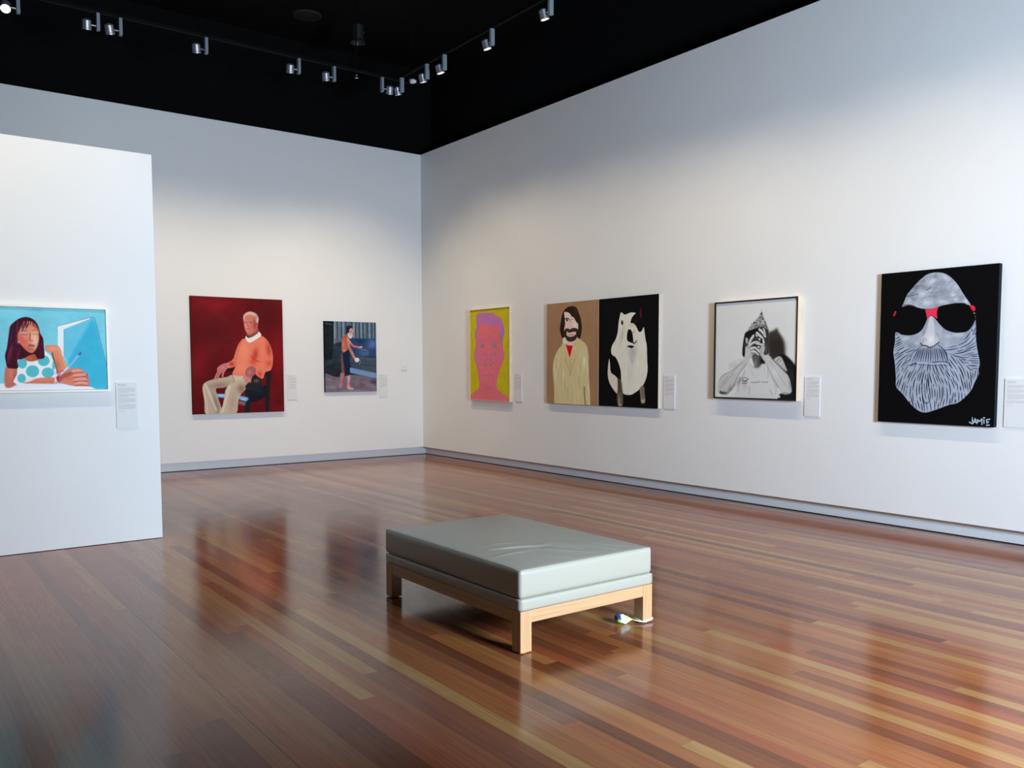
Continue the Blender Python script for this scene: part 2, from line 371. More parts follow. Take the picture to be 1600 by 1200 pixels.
    p.line([(240, 392), (236, 420), (236, 440)], 9, (150, 62, 40), .7); p.blob(258, 440, 8, 10, (232, 160, 140), .7); p.line([(236, 444), (250, 450), (262, 446)], 5, (140, 50, 50), .8)
    p.poly([(222, 482), (245, 474), (270, 482), (278, 488), (262, 500), (236, 500)], (168, 92, 100), 1); p.line([(224, 487), (250, 486), (276, 488)], 3.5, (112, 44, 60), .9); p.blob(250, 496, 18, 4, (210, 150, 160), .7)
    p.blob(148, 458, 8, 12, (214, 150, 176), .9)
    hf = np.clip(hair+face, 0, 1)
    for x0, x1, y1, w in ((165, 150, 380, 16), (180, 176, 372, 12), (196, 186, 366, 12), (208, 208, 360, 10), (222, 214, 352, 9), (262, 268, 340, 8), (275, 284, 352, 9), (290, 300, 366, 11), (240, 236, 318, 8)):
        p.line([(x0+8, 276), (x0, 320), (x1, y1)], w, (66, 22, 32), .9, hf, taper=True)
    for x in (188, 200, 232, 255, 283): p.line([(x, 285), (x-3, 318), (x-7, 345)], 4, (150, 50, 66), .6, hf, taper=True)
    # hand and brush
    p.poly([(455, 715), (480, 690), (540, 672), (590, 662), (640, 672), (660, 690), (690, 712), (690, 740), (700, 770), (702, 800), (640, 806), (560, 800), (490, 782), (460, 780), (445, 750)], (212, 128, 104), 1.5)
    for (a, b, c, d) in ((560, 690, 650, 684), (575, 722, 688, 716), (580, 755, 690, 752), (590, 785, 698, 790)):
        p.line([(a, b), ((a+c)/2, b-8), (c, d)], 24, (234, 160, 138), .75, taper=True); p.line([(a, b+16), ((a+c)/2, b+10), (c, d+14)], 6, (150, 64, 64), .8)
    p.ell(682, 716, 9, 7, (206, 60, 90)); p.ell(696, 790, 8, 10, (220, 110, 110)); p.ell(688, 745, 8, 6, (200, 80, 100))
    p.poly([(440, 735), (480, 712), (560, 690), (560, 720), (500, 745), (470, 770)], (176, 88, 76), 2); p.blob(540, 745, 24, 12, (196, 110, 80), .8)
    p.line([(460, 765), (452, 745), (470, 722)], 14, (180, 34, 70), .9); p.line([(430, 780), (436, 735)], 8, (206, 206, 224), .9)
    p.line([(470, 722), (530, 668), (615, 568)], 13, (168, 176, 220), .8, curve=False); p.line([(480, 706), (532, 656)], 7, (244, 244, 250), .95, curve=False)
    p.line([(535, 655), (612, 560)], 4, (130, 190, 226), .9, curve=False); p.ell(626, 550, 12, 14, (60, 96, 150), ang=40); p.blob(622, 545, 5, 5, (150, 200, 230), .8)
    p.line([(440, 705), (470, 690), (500, 684)], 9, (190, 50, 80), .6)
    return p.out(1.12)

def paint_sitter():
    p = Paint(270, 335, [(297.3, 459.9), (441.5, 467.3), (444.3, 641.6), (301.6, 645.9)], (98, 22, 26))
    p.tex(30, 5, 11, tint=(1, .35, .35)); p.tex(14, 24, 12, tint=(1, .4, .4))
    p.setT(280, 450, 5.716)
    p.blob(330, 130, 170, 60, (140, 28, 34), .6); p.blob(880, 600, 60, 250, (138, 20, 28), .6); p.blob(300, 380, 180, 130, (74, 20, 26), .6); p.blob(800, 250, 120, 140, (70, 18, 22), .6); p.blob(180, 620, 80, 160, (130, 22, 34), .5)
    # chair
    p.poly([(750, 745), (815, 730), (822, 780), (810, 900), (800, 1095), (768, 1098), (775, 900), (778, 790), (752, 775)], (34, 30, 34), 2)
    p.poly([(420, 715), (500, 700), (500, 730), (430, 735)], (46, 20, 24), 2); p.poly([(590, 830), (690, 780), (740, 870), (775, 860), (775, 960), (640, 1010), (590, 940)], (26, 28, 36), 2)
    p.poly([(590, 960), (632, 960), (625, 1100), (588, 1102)], (28, 34, 42), 2); p.blob(700, 900, 50, 30, (24, 44, 66), .8)
    p.poly([(335, 935), (600, 965), (595, 1005), (540, 985), (345, 965)], (110, 168, 226), 2); p.blob(380, 948, 40, 10, (176, 214, 246), .9); p.blob(570, 985, 24, 9, (170, 210, 250), .9)
    p.poly([(530, 1000), (590, 1010), (585, 1040), (530, 1025)], (134, 92, 100), 3)
    # trousers
    tr = (186, 166, 148)
    a = p.poly([(470, 768), (580, 770), (600, 840), (480, 850), (400, 880), (330, 890), (345, 960), (370, 1040), (385, 1118), (240, 1118), (225, 1000), (208, 880), (240, 830), (330, 800), (430, 785)], tr, 1.5)
    p.blob(360, 860, 90, 28, (138, 116, 100), .75, -5, clip=a); p.blob(330, 1030, 26, 110, (132, 112, 104), .8, -14, clip=a); p.line([(232, 850), (270, 930), (330, 1080)], 22, (222, 208, 190), .6, a); p.line([(222, 880), (238, 990), (252, 1110)], 18, (208, 192, 172), .7, a)
    b = p.poly([(470, 770), (590, 775), (640, 820), (590, 900), (555, 935), (528, 1000), (505, 1112), (362, 1115), (385, 1050), (405, 960), (415, 900), (450, 850), (500, 830)], (196, 178, 156), 1.5)
    p.blob(540, 800, 60, 24, (208, 198, 168), .7, clip=b); p.blob(555, 890, 40, 44, (126, 98, 82), .8, clip=b); p.blob(480, 1010, 40, 110, (164, 136, 124), .6, 8, clip=b); p.line([(450, 870), (425, 960), (385, 1100)], 22, (214, 202, 182), .7, b)
    p.line([(478, 772), (492, 830)], 7, (118, 112, 92), .6)
    p.poly([(640, 820), (720, 800), (735, 860), (690, 900), (620, 900), (590, 870)], (40, 38, 40), 3); p.blob(690, 820, 22, 14, (128, 118, 98), .7)
    # jumper
    j = p.poly([(600, 440), (720, 418), (770, 440), (808, 490), (835, 570), (838, 660), (818, 725), (770, 745), (748, 800), (700, 780), (660, 740), (590, 775), (480, 765), (500, 700), (510, 640), (500, 690), (440, 705), (428, 665), (480, 630), (500, 580), (525, 510), (560, 455)], (226, 122, 98), 1.5)
    p.blob(580, 560, 50, 80, (236, 142, 114), .8, clip=j); p.blob(560, 700, 50, 50, (238, 146, 116), .7, clip=j); p.blob(680, 590, 26, 60, (182, 56, 48), .85, 14, clip=j); p.blob(660, 650, 30, 24, (210, 74, 50), .8, 30, clip=j)
    p.blob(800, 540, 24, 60, (176, 60, 54), .8, -8, clip=j); p.blob(750, 560, 18, 60, (232, 124, 106), .8, 10, clip=j); p.blob(800, 670, 40, 26, (196, 70, 54), .7, -20, clip=j); p.blob(740, 690, 50, 18, (236, 122, 92), .8, -15, clip=j)
    p.blob(470, 670, 24, 22, (180, 40, 44), .8, clip=j); p.blob(720, 760, 24, 28, (192, 66, 56), .7, clip=j); p.line([(560, 460), (524, 560), (505, 640)], 10, (206, 90, 74), .6, j); p.line([(640, 600), (690, 640), (720, 650)], 8, (168, 44, 40), .7, j)
    # collar, neck
    p.poly([(600, 420), (625, 440), (700, 400), (712, 380), (735, 415), (690, 450), (640, 478), (612, 470), (596, 440)], (226, 226, 222), 1); p.line([(630, 445), (690, 415)], 4, (180, 188, 190), .7)
    p.poly([(610, 370), (700, 350), (705, 390), (660, 415), (630, 425), (608, 410)], (150, 76, 72), 1.5)
    # head
    f = p.poly([(578, 250), (590, 225), (640, 212), (690, 225), (708, 270), (705, 330), (690, 370), (650, 400), (618, 402), (594, 372), (582, 320)], (196, 112, 100), 1)
    p.blob(605, 330, 20, 50, (218, 142, 136), .85, clip=f); p.blob(680, 320, 20, 50, (146, 62, 60), .8, clip=f); p.blob(640, 255, 26, 14, (206, 124, 84), .7, clip=f)
    p.poly([(576, 270), (580, 232), (610, 208), (645, 203), (690, 222), (712, 262), (706, 300), (690, 296), (680, 250), (640, 232), (600, 240), (590, 262), (584, 290)], (206, 168, 160), 1.5)
    p.blob(690, 250, 12, 26, (156, 116, 124), .7); p.line([(588, 300), (606, 296)], 6, (100, 56, 62), .8); p.line([(632, 298), (654, 300)], 6, (104, 48, 50), .8); p.line([(616, 300), (612, 328), (624, 336)], 6, (136, 62, 60), .8); p.line([(600, 356), (616, 352), (636, 358)], 5, (134, 60, 64), .8); p.ell(700, 318, 8, 16, (170, 84, 78))
    # hands
    for ox, oy, fl in ((0, 0, [((360, 720), (320, 800)), ((380, 730), (340, 800)), ((400, 735), (388, 780))]), (0, 0, [((620, 770), (590, 830)), ((632, 775), (608, 838)), ((650, 770), (634, 830)), ((612, 750), (578, 800))])):
        for (a1, b1) in fl: p.line([a1, ((a1[0]+b1[0])/2-3, (a1[1]+b1[1])/2), b1], 16, (190, 112, 112), .95, taper=False); p.line([(a1[0]+4, a1[1]), b1], 5, (218, 150, 146), .6)
    p.poly([(345, 700), (390, 668), (428, 662), (436, 700), (410, 735), (365, 750), (340, 730)], (190, 110, 110), 1.5); p.blob(385, 700, 24, 14, (214, 140, 134), .7)
    p.poly([(598, 720), (640, 690), (680, 705), (684, 750), (650, 782), (600, 775)], (164, 92, 96), 1.5); p.blob(630, 745, 20, 20, (202, 132, 126), .7); p.line([(430, 664), (440, 704)], 7, (226, 150, 140), .8)
    return p.out(1.12)

def paint_beach():
    p = Paint(230, 282, [(506.5, 500.4), (587.8, 503.4), (588.8, 610.6), (507.9, 612.0)], (40, 52, 64))
    p.setT(505, 495, 17.78); p.tex(14, 10, 21)
    p.poly([(20, 90), (290, 90), (290, 730), (250, 1180), (20, 1180)], (26, 32, 38), 6, curve=False)
    p.line([(60, 165), (260, 195)], 18, (96, 116, 128), .8, curve=False)
    p.poly([(300, 100), (1480, 100), (1480, 600), (840, 590), (300, 730)], (84, 102, 118), 2, curve=False)
    for i, x in enumerate((330, 400, 450, 520, 560, 640, 690, 800, 860, 905, 960, 1010, 1060, 1110, 1160, 1230, 1290, 1350, 1400, 1440)):
        p.line([(x, 90), (x+6, 580)], 26 if i % 2 else 34, ((142, 162, 176), (46, 60, 74), (104, 122, 142), (38, 50, 62))[i % 4], .8, curve=False)
    p.line([(315, 110), (320, 730)], 26, (122, 142, 152), .9, curve=False)
    p.poly([(720, 580), (1480, 590), (1480, 1080), (760, 1080)], (44, 66, 106), 4, curve=False); p.blob(1360, 740, 150, 130, (88, 120, 170), .8); p.blob(1000, 660, 160, 60, (26, 44, 84), .7); p.blob(1120, 1000, 120, 90, (96, 130, 168), .5); p.line([(980, 880), (1240, 930), (1230, 1040)], 16, (130, 156, 190), .6)
    p.setT(505, 550, 17.78)
    p.poly([(700, 90), (1480, 150), (1480, 560), (720, 420)], (62, 76, 88), 5, curve=False); p.line([(900, 140), (1480, 200)], 12, (96, 110, 124), .6); p.line([(760, 300), (1480, 380)], 14, (38, 46, 54), .8); p.blob(800, 220, 90, 60, (44, 66, 98), .7)
    p.poly([(250, 300), (740, 300), (740, 700), (60, 700), (60, 480)], (34, 42, 48), 10); p.tex(16, 22, 26)
    p.poly([(40, 600), (400, 680), (900, 620), (1490, 760), (1490, 1110), (40, 1110)], (112, 100, 112), 10); p.blob(1280, 900, 200, 80, (146, 134, 148), .6, 20); p.blob(1100, 900, 130, 60, (104, 74, 92), .6); p.blob(200, 760, 130, 26, (146, 128, 122), .6, 18); p.blob(240, 960, 180, 40, (134, 128, 148), .6); p.blob(1400, 820, 120, 60, (50, 52, 60), .8); p.blob(900, 1060, 300, 30, (156, 150, 164), .6)
    p.tex(26, 16, 27, p.mask([(40, 600), (1490, 760), (1490, 1110), (40, 1110)], curve=False))
    p.poly([(745, 415), (1480, 570), (1480, 730), (745, 560)], (110, 142, 184), 3, curve=False); p.line([(760, 560), (1480, 725)], 10, (60, 78, 100), .7, curve=False)
    # legs
    p.poly([(500, 560), (595, 540), (600, 600), (550, 720), (530, 820), (540, 880), (500, 980), (440, 960), (470, 820), (470, 700)], (170, 112, 112), 3); p.blob(480, 930, 30, 50, (160, 128, 150), .8)
    p.poly([(650, 620), (745, 610), (750, 720), (730, 860), (760, 950), (840, 990), (835, 1030), (700, 1020), (660, 960), (660, 800)], (196, 152, 150), 3); p.line([(665, 640), (670, 800), (690, 920)], 26, (150, 84, 70), .7)
    p.poly([(500, 40), (560, 40), (590, 420), (590, 560), (520, 540), (500, 300)], (108, 74, 84), 4)
    p.poly([(545, -90), (700, -70), (740, 100), (745, 400), (740, 620), (610, 620), (590, 460), (560, 200)], (24, 34, 62), 3); p.line([(570, 40), (600, 300), (610, 600)], 24, (74, 26, 42), .7)
    # body (upper crop)
    p.setT(505, 495, 17.78)
    b = p.poly([(640, 470), (700, 480), (730, 600), (760, 700), (720, 760), (700, 880), (640, 930), (560, 980), (520, 900), (520, 760), (520, 620), (560, 530)], (176, 92, 78), 4)
    p.blob(570, 760, 34, 110, (214, 128, 120), .8, clip=b); p.blob(600, 920, 50, 30, (228, 170, 150), .7, clip=b); p.blob(640, 560, 50, 40, (150, 78, 48), .6, clip=b)
    p.line([(690, 600), (720, 800), (800, 980), (880, 1140)], 76, (186, 118, 96), .95); p.line([(680, 560), (730, 760)], 26, (226, 156, 116), .7); p.line([(810, 960), (890, 1130)], 22, (214, 166, 152), .6)
    p.line([(720, 640), (790, 740), (860, 800), (1000, 830), (1080, 830)], 52, (176, 120, 114), .95); p.line([(720, 620), (770, 720)], 18, (212, 204, 206), .7); p.ell(1050, 825, 44, 26, (206, 160, 150))
    p.poly([(640, 300), (660, 245), (740, 225), (810, 250), (820, 310), (740, 330), (720, 420), (680, 470), (640, 440)], (28, 42, 52), 3)
    p.poly([(740, 330), (800, 300), (840, 340), (838, 430), (790, 480), (740, 450)], (206, 140, 150), 2); p.blob(785, 395, 26, 18, (180, 80, 96), .8)
    p.poly([(690, 430), (740, 450), (800, 460), (830, 480), (810, 560), (770, 585), (710, 550)], (198, 202, 196), 3); p.blob(770, 480, 26, 22, (130, 130, 130), .6)
    p.setT(505, 550, 17.78); p.ell(945, 205, 62, 60, (224, 212, 226)); p.blob(920, 260, 30, 20, (150, 160, 186), .6); p.line([(1000, 180), (1050, 240), (1000, 330)], 12, (130, 150, 180), .7)
    p.a = np.clip(p.a, 0, 255)
    p.a[:, :3] *= .5
    return p.out(1.12)

def paint_pink():
    p = Paint(200, 270, [(734.1, 485.0), (796.7, 479.2), (796.5, 628.0), (734.3, 624.5)], (172, 160, 26))
    p.tex(10, 14, 31); p.setT(710, 460, 6.315)
    body = p.poly([(150, 1000), (190, 965), (232, 930), (242, 880), (232, 800), (218, 730), (200, 660), (188, 590), (205, 520), (205, 440), (210, 380), (222, 330), (215, 260), (222, 195), (290, 180), (385, 182), (400, 205), (455, 225), (475, 270), (490, 320), (492, 370), (480, 440), (478, 530), (494, 610), (480, 660), (455, 720), (430, 790), (415, 870), (420, 935), (450, 960), (510, 1010), (550, 1050), (550, 1070), (150, 1062)], (198, 100, 112), 1.5)
    p.blob(215, 620, 30, 90, (176, 104, 150), .7, clip=body); p.blob(478, 600, 20, 80, (170, 100, 160), .7, clip=body); p.blob(430, 800, 20, 120, (186, 96, 140), .7, clip=body); p.blob(240, 820, 18, 100, (176, 98, 140), .6, clip=body)
    p.blob(335, 330, 80, 50, (204, 100, 104), .7, clip=body); p.blob(320, 980, 140, 60, (184, 98, 104), .7, clip=body); p.blob(340, 700, 60, 40, (206, 98, 100), .5, clip=body)
    hair = p.poly([(218, 330), (214, 260), (222, 190), (290, 178), (385, 182), (402, 207), (455, 226), (478, 280), (492, 340), (490, 400), (474, 440), (452, 420), (450, 340), (420, 300), (385, 300), (355, 320), (320, 285), (260, 275), (245, 310), (235, 345)], (168, 104, 158), 2)
    for i in range(34):
        x = 225+random.random()*255; y = 190+random.random()*110+(max(0, x-400)*.9)
        p.line([(x, y), (x+8, y+16), (x+4, y+34)], 6, random.choice([(128, 110, 168), (190, 100, 150), (150, 110, 140)]), .7, hair, taper=True)
    mv = (150, 102, 150); gy = (130, 114, 140)
    p.line([(212, 345), (206, 390), (208, 430)], 16, (92, 126, 176), .9); p.line([(462, 330), (486, 350), (482, 400)], 12, (130, 100, 180), .8); p.blob(458, 405, 12, 26, (110, 118, 136), .9); p.blob(462, 440, 12, 12, (104, 120, 140), .8)
    p.poly([(250, 520), (265, 490), (285, 482), (292, 500), (275, 525)], gy, 1.5); p.poly([(370, 490), (395, 480), (415, 505), (405, 525), (372, 515)], gy, 1.5); p.line([(240, 470), (270, 455), (300, 470)], 7, mv, .6); p.line([(350, 470), (390, 452), (425, 475)], 7, mv, .6)
    p.line([(245, 560), (285, 585), (320, 600)], 7, mv, .6); p.blob(290, 585, 24, 10, mv, .7); p.blob(390, 588, 24, 10, gy, .8); p.line([(355, 590), (352, 640), (368, 670)], 10, (108, 108, 164), .9); p.line([(330, 600), (322, 650)], 6, mv, .5)
    p.line([(250, 655), (280, 645), (300, 660), (285, 690), (300, 710), (325, 705)], 8, mv, .8); p.line([(345, 700), (360, 690), (400, 665), (415, 640)], 8, mv, .8); p.blob(300, 695, 20, 14, gy, .7); p.blob(350, 695, 14, 10, gy, .7)
    p.line([(262, 800), (300, 797), (330, 802), (370, 798)], 10, (156, 104, 144), .7); p.line([(275, 740), (268, 860), (280, 890)], 6, (164, 104, 140), .7); p.line([(378, 720), (382, 860), (374, 910)], 6, (164, 104, 140), .7)
    p.line([(272, 870), (300, 905), (350, 925), (374, 915)], 7, (152, 102, 136), .7); p.line([(225, 600), (235, 720), (250, 820)], 6, (170, 104, 150), .6); p.line([(445, 540), (450, 640), (430, 700)], 6, (170, 104, 150), .6); p.line([(212, 470), (214, 540)], 8, mv, .6); p.line([(300, 400), (340, 410), (400, 400)], 5, (180, 104, 130), .5); p.line([(290, 430), (350, 440), (400, 428)], 5, (180, 104, 130), .5)
    p.tex(7, 50, 33)
    return p.out(1.45)

def paint_man():
    p = Paint(260, 335, [(855.2, 475.7), (936.1, 468.4), (934.7, 634.2), (854.5, 629.8)], (138, 106, 78))
    p.tex(10, 8, 41); p.tex(6, 60, 42, stretch=(1, 3)); p.setT(840, 450, 5.714)
    c = p.poly([(236, 430), (262, 470), (280, 500), (330, 505), (352, 450), (380, 460), (430, 500), (452, 560), (458, 700), (462, 860), (470, 960), (472, 1040), (472, 1080), (300, 1085), (148, 1080), (148, 1040), (149, 900), (138, 740), (148, 640), (180, 560), (225, 500)], (184, 172, 128), 1.5)
    for i in range(90):
        x = 145+random.random()*320; y = 500+random.random()*520
        p.line([(x, y), (x+random.uniform(-8, 8), y+60), (x+random.uniform(-12, 12), y+130)], 6+9*random.random(), random.choice([(198, 190, 148), (168, 158, 118), (204, 200, 172), (176, 164, 104), (160, 154, 128), (190, 184, 150)]), .5, c, taper=True)
    p.line([(252, 640), (280, 720), (290, 760)], 10, (150, 140, 96), .6, c); p.line([(330, 640), (310, 720), (292, 780)], 10, (150, 140, 96), .6, c); p.line([(418, 890), (420, 960), (425, 1050)], 12, (120, 96, 60), .9, c); p.blob(420, 660, 9, 36, (222, 222, 206), .9, 6, clip=c); p.blob(295, 700, 14, 60, (176, 160, 90), .6, clip=c)
    p.poly([(236, 432), (258, 458), (284, 498), (255, 500), (228, 496)], (198, 194, 158), 1)
    p.poly([(262, 478), (340, 470), (330, 500), (300, 520), (270, 508)], (196, 176, 164), 1)
    p.poly([(250, 500), (275, 515), (318, 515), (300, 590), (290, 632), (275, 590)], (190, 8, 22), 1, curve=False); p.line([(250, 498), (286, 630)], 6, (226, 190, 170), .7, curve=False); p.line([(320, 515), (292, 630)], 6, (226, 190, 170), .7, curve=False)
    p.setT(865, 470, 13.33)
    h = p.poly([(330, 125), (430, 120), (495, 160), (530, 250), (565, 350), (585, 450), (598, 560), (585, 680), (560, 780), (520, 785), (480, 720), (420, 720), (260, 720), (240, 760), (190, 780), (165, 720), (140, 620), (145, 520), (165, 400), (185, 290), (240, 190)], (40, 26, 22), 2)
    p.blob(470, 220, 50, 60, (74, 34, 26), .8, clip=h); p.blob(560, 600, 30, 130, (58, 38, 28), .7, clip=h); p.blob(170, 600, 20, 120, (26, 22, 24), .6, clip=h)
    f = p.poly([(230, 250), (290, 240), (350, 275), (385, 330), (430, 350), (460, 410), (505, 460), (520, 520), (515, 600), (480, 640), (460, 740), (380, 760), (290, 740), (245, 690), (225, 610), (248, 500), (240, 380)], (206, 178, 168), 2)
    p.blob(330, 520, 50, 60, (216, 170, 168), .8, clip=f); p.blob(460, 510, 40, 60, (206, 204, 186), .8, clip=f); p.blob(300, 300, 40, 40, (214, 190, 164), .7, clip=f)
    dk = (54, 42, 32)
    p.line([(240, 385), (290, 370), (330, 385)], 20, dk, .85); p.ell(285, 410, 22, 26, (60, 52, 40)); p.blob(262, 412, 8, 12, (225, 214, 196), .9); p.line([(330, 385), (350, 420), (370, 440)], 10, (90, 70, 54), .8); p.line([(350, 400), (400, 390), (430, 365)], 9, (120, 84, 70), .7); p.line([(455, 360), (480, 420), (500, 450)], 30, (40, 30, 26), .8)
    p.poly([(225, 640), (250, 590), (310, 580), (350, 600), (400, 570), (470, 575), (515, 610), (510, 700), (480, 660), (420, 650), (330, 670), (280, 640), (250, 660), (240, 690)], dk, 2)
    p.poly([(245, 640), (285, 655), (275, 700), (300, 740), (370, 755), (440, 730), (480, 690), (500, 660), (490, 760), (430, 840), (370, 855), (300, 840), (260, 780), (235, 720)], (46, 40, 32), 2)
    p.poly([(280, 690), (340, 680), (420, 690), (465, 680), (440, 730), (370, 740), (310, 725)], (206, 160, 146), 1.5); p.line([(310, 712), (370, 722), (420, 710)], 9, (150, 74, 70), .8); p.blob(360, 790, 40, 14, (46, 66, 46), .8); p.line([(255, 800), (330, 852), (400, 845)], 8, (130, 24, 28), .7)
    return p.out(1.55)

def paint_dog():
    p = Paint(260, 335, [(937.1, 468.3), (1030.5, 459.8), (1028.1, 639.4), (935.7, 634.3)], (12, 11, 12))
    p.setT(945, 475, 7.275)
    b = p.poly([(190, 100), (232, 125), (300, 102), (355, 108), (335, 130), (310, 165), (298, 220), (330, 225), (360, 260), (390, 320), (420, 315), (445, 270), (453, 300), (465, 400), (480, 480), (484, 640), (488, 760), (465, 870), (420, 950), (350, 1010), (290, 1038), (215, 1025), (190, 960), (185, 780), (160, 680), (125, 610), (85, 580), (75, 530), (90, 470), (125, 410), (150, 330), (160, 230), (172, 160)], (206, 204, 192), 1.2)
    p.poly([(52, 628), (62, 680), (72, 780), (120, 820), (150, 870), (150, 1020), (110, 990), (60, 910), (38, 830), (38, 740)], (200, 190, 180), 1.2)
    for i in range(70):
        x = 100+random.random()*380; y = 150+random.random()*850
        p.line([(x, y), (x+random.uniform(-14, 14), y+40), (x+random.uniform(-20, 20), y+80)], 10+12*random.random(), random.choice([(222, 222, 214), (190, 188, 172), (214, 210, 190), (184, 180, 176), (208, 212, 190)]), .4, b, taper=True)
    p.blob(200, 360, 24, 90, (176, 170, 154), .8, 15, clip=b); p.blob(320, 600, 40, 90, (178, 168, 168), .8, 8, clip=b); p.blob(310, 540, 50, 40, (158, 150, 146), .5, clip=b); p.blob(420, 630, 26, 24, (196, 206, 156), .7, clip=b); p.blob(290, 800, 40, 90, (194, 192, 186), .7, clip=b); p.line([(290, 560), (300, 640), (325, 670)], 8, (150, 142, 140), .6, b)
    p.blob(320, 240, 30, 20, (196, 170, 120), .7, clip=b); p.line([(320, 330), (340, 320), (336, 300)], 10, (176, 132, 60), .9)
    blk = (14, 13, 15)
    p.poly([(300, 200), (330, 140), (370, 120), (420, 180), (450, 250), (432, 280), (400, 300), (385, 290), (350, 235), (320, 210)], blk, 1); p.blob(360, 205, 10, 14, (60, 70, 80), .5)
    p.poly([(272, 295), (300, 298), (318, 340), (326, 400), (325, 445), (290, 440), (260, 420), (255, 370), (262, 320)], blk, 1)
    p.line([(322, 448), (345, 450), (362, 425)], 11, blk, 1); p.poly([(255, 490), (285, 475), (335, 485), (310, 508), (285, 500)], blk, .8)
    p.ell(202, 218, 14, 27, (96, 78, 40)); p.ell(200, 220, 8, 16, (30, 26, 18)); p.line([(190, 196), (208, 190)], 5, (60, 50, 30), .8)
    p.line([(415, 50), (412, 120), (420, 170)], 24, (94, 20, 40), .8, taper=True)
    lg = p.poly([(150, 860), (185, 870), (200, 960), (210, 1060), (205, 1150), (180, 1170), (150, 1155), (140, 1060), (148, 960)], (84, 76, 66), 2)
    p.blob(165, 1100, 20, 50, (150, 132, 112), .8, clip=lg); p.line([(165, 870), (172, 1000)], 14, (40, 38, 36), .8, lg); p.blob(176, 1150, 20, 12, (186, 176, 160), .8, clip=lg)
    l2 = p.poly([(400, 960), (445, 940), (455, 1040), (462, 1110), (440, 1138), (412, 1125), (405, 1050)], (120, 112, 94), 2); p.blob(432, 1010, 12, 50, (80, 76, 62), .6, clip=l2); p.blob(436, 1110, 20, 16, (200, 190, 170), .8, clip=l2); p.blob(450, 945, 10, 12, (80, 40, 20), .7)
    return p.out(1.35)

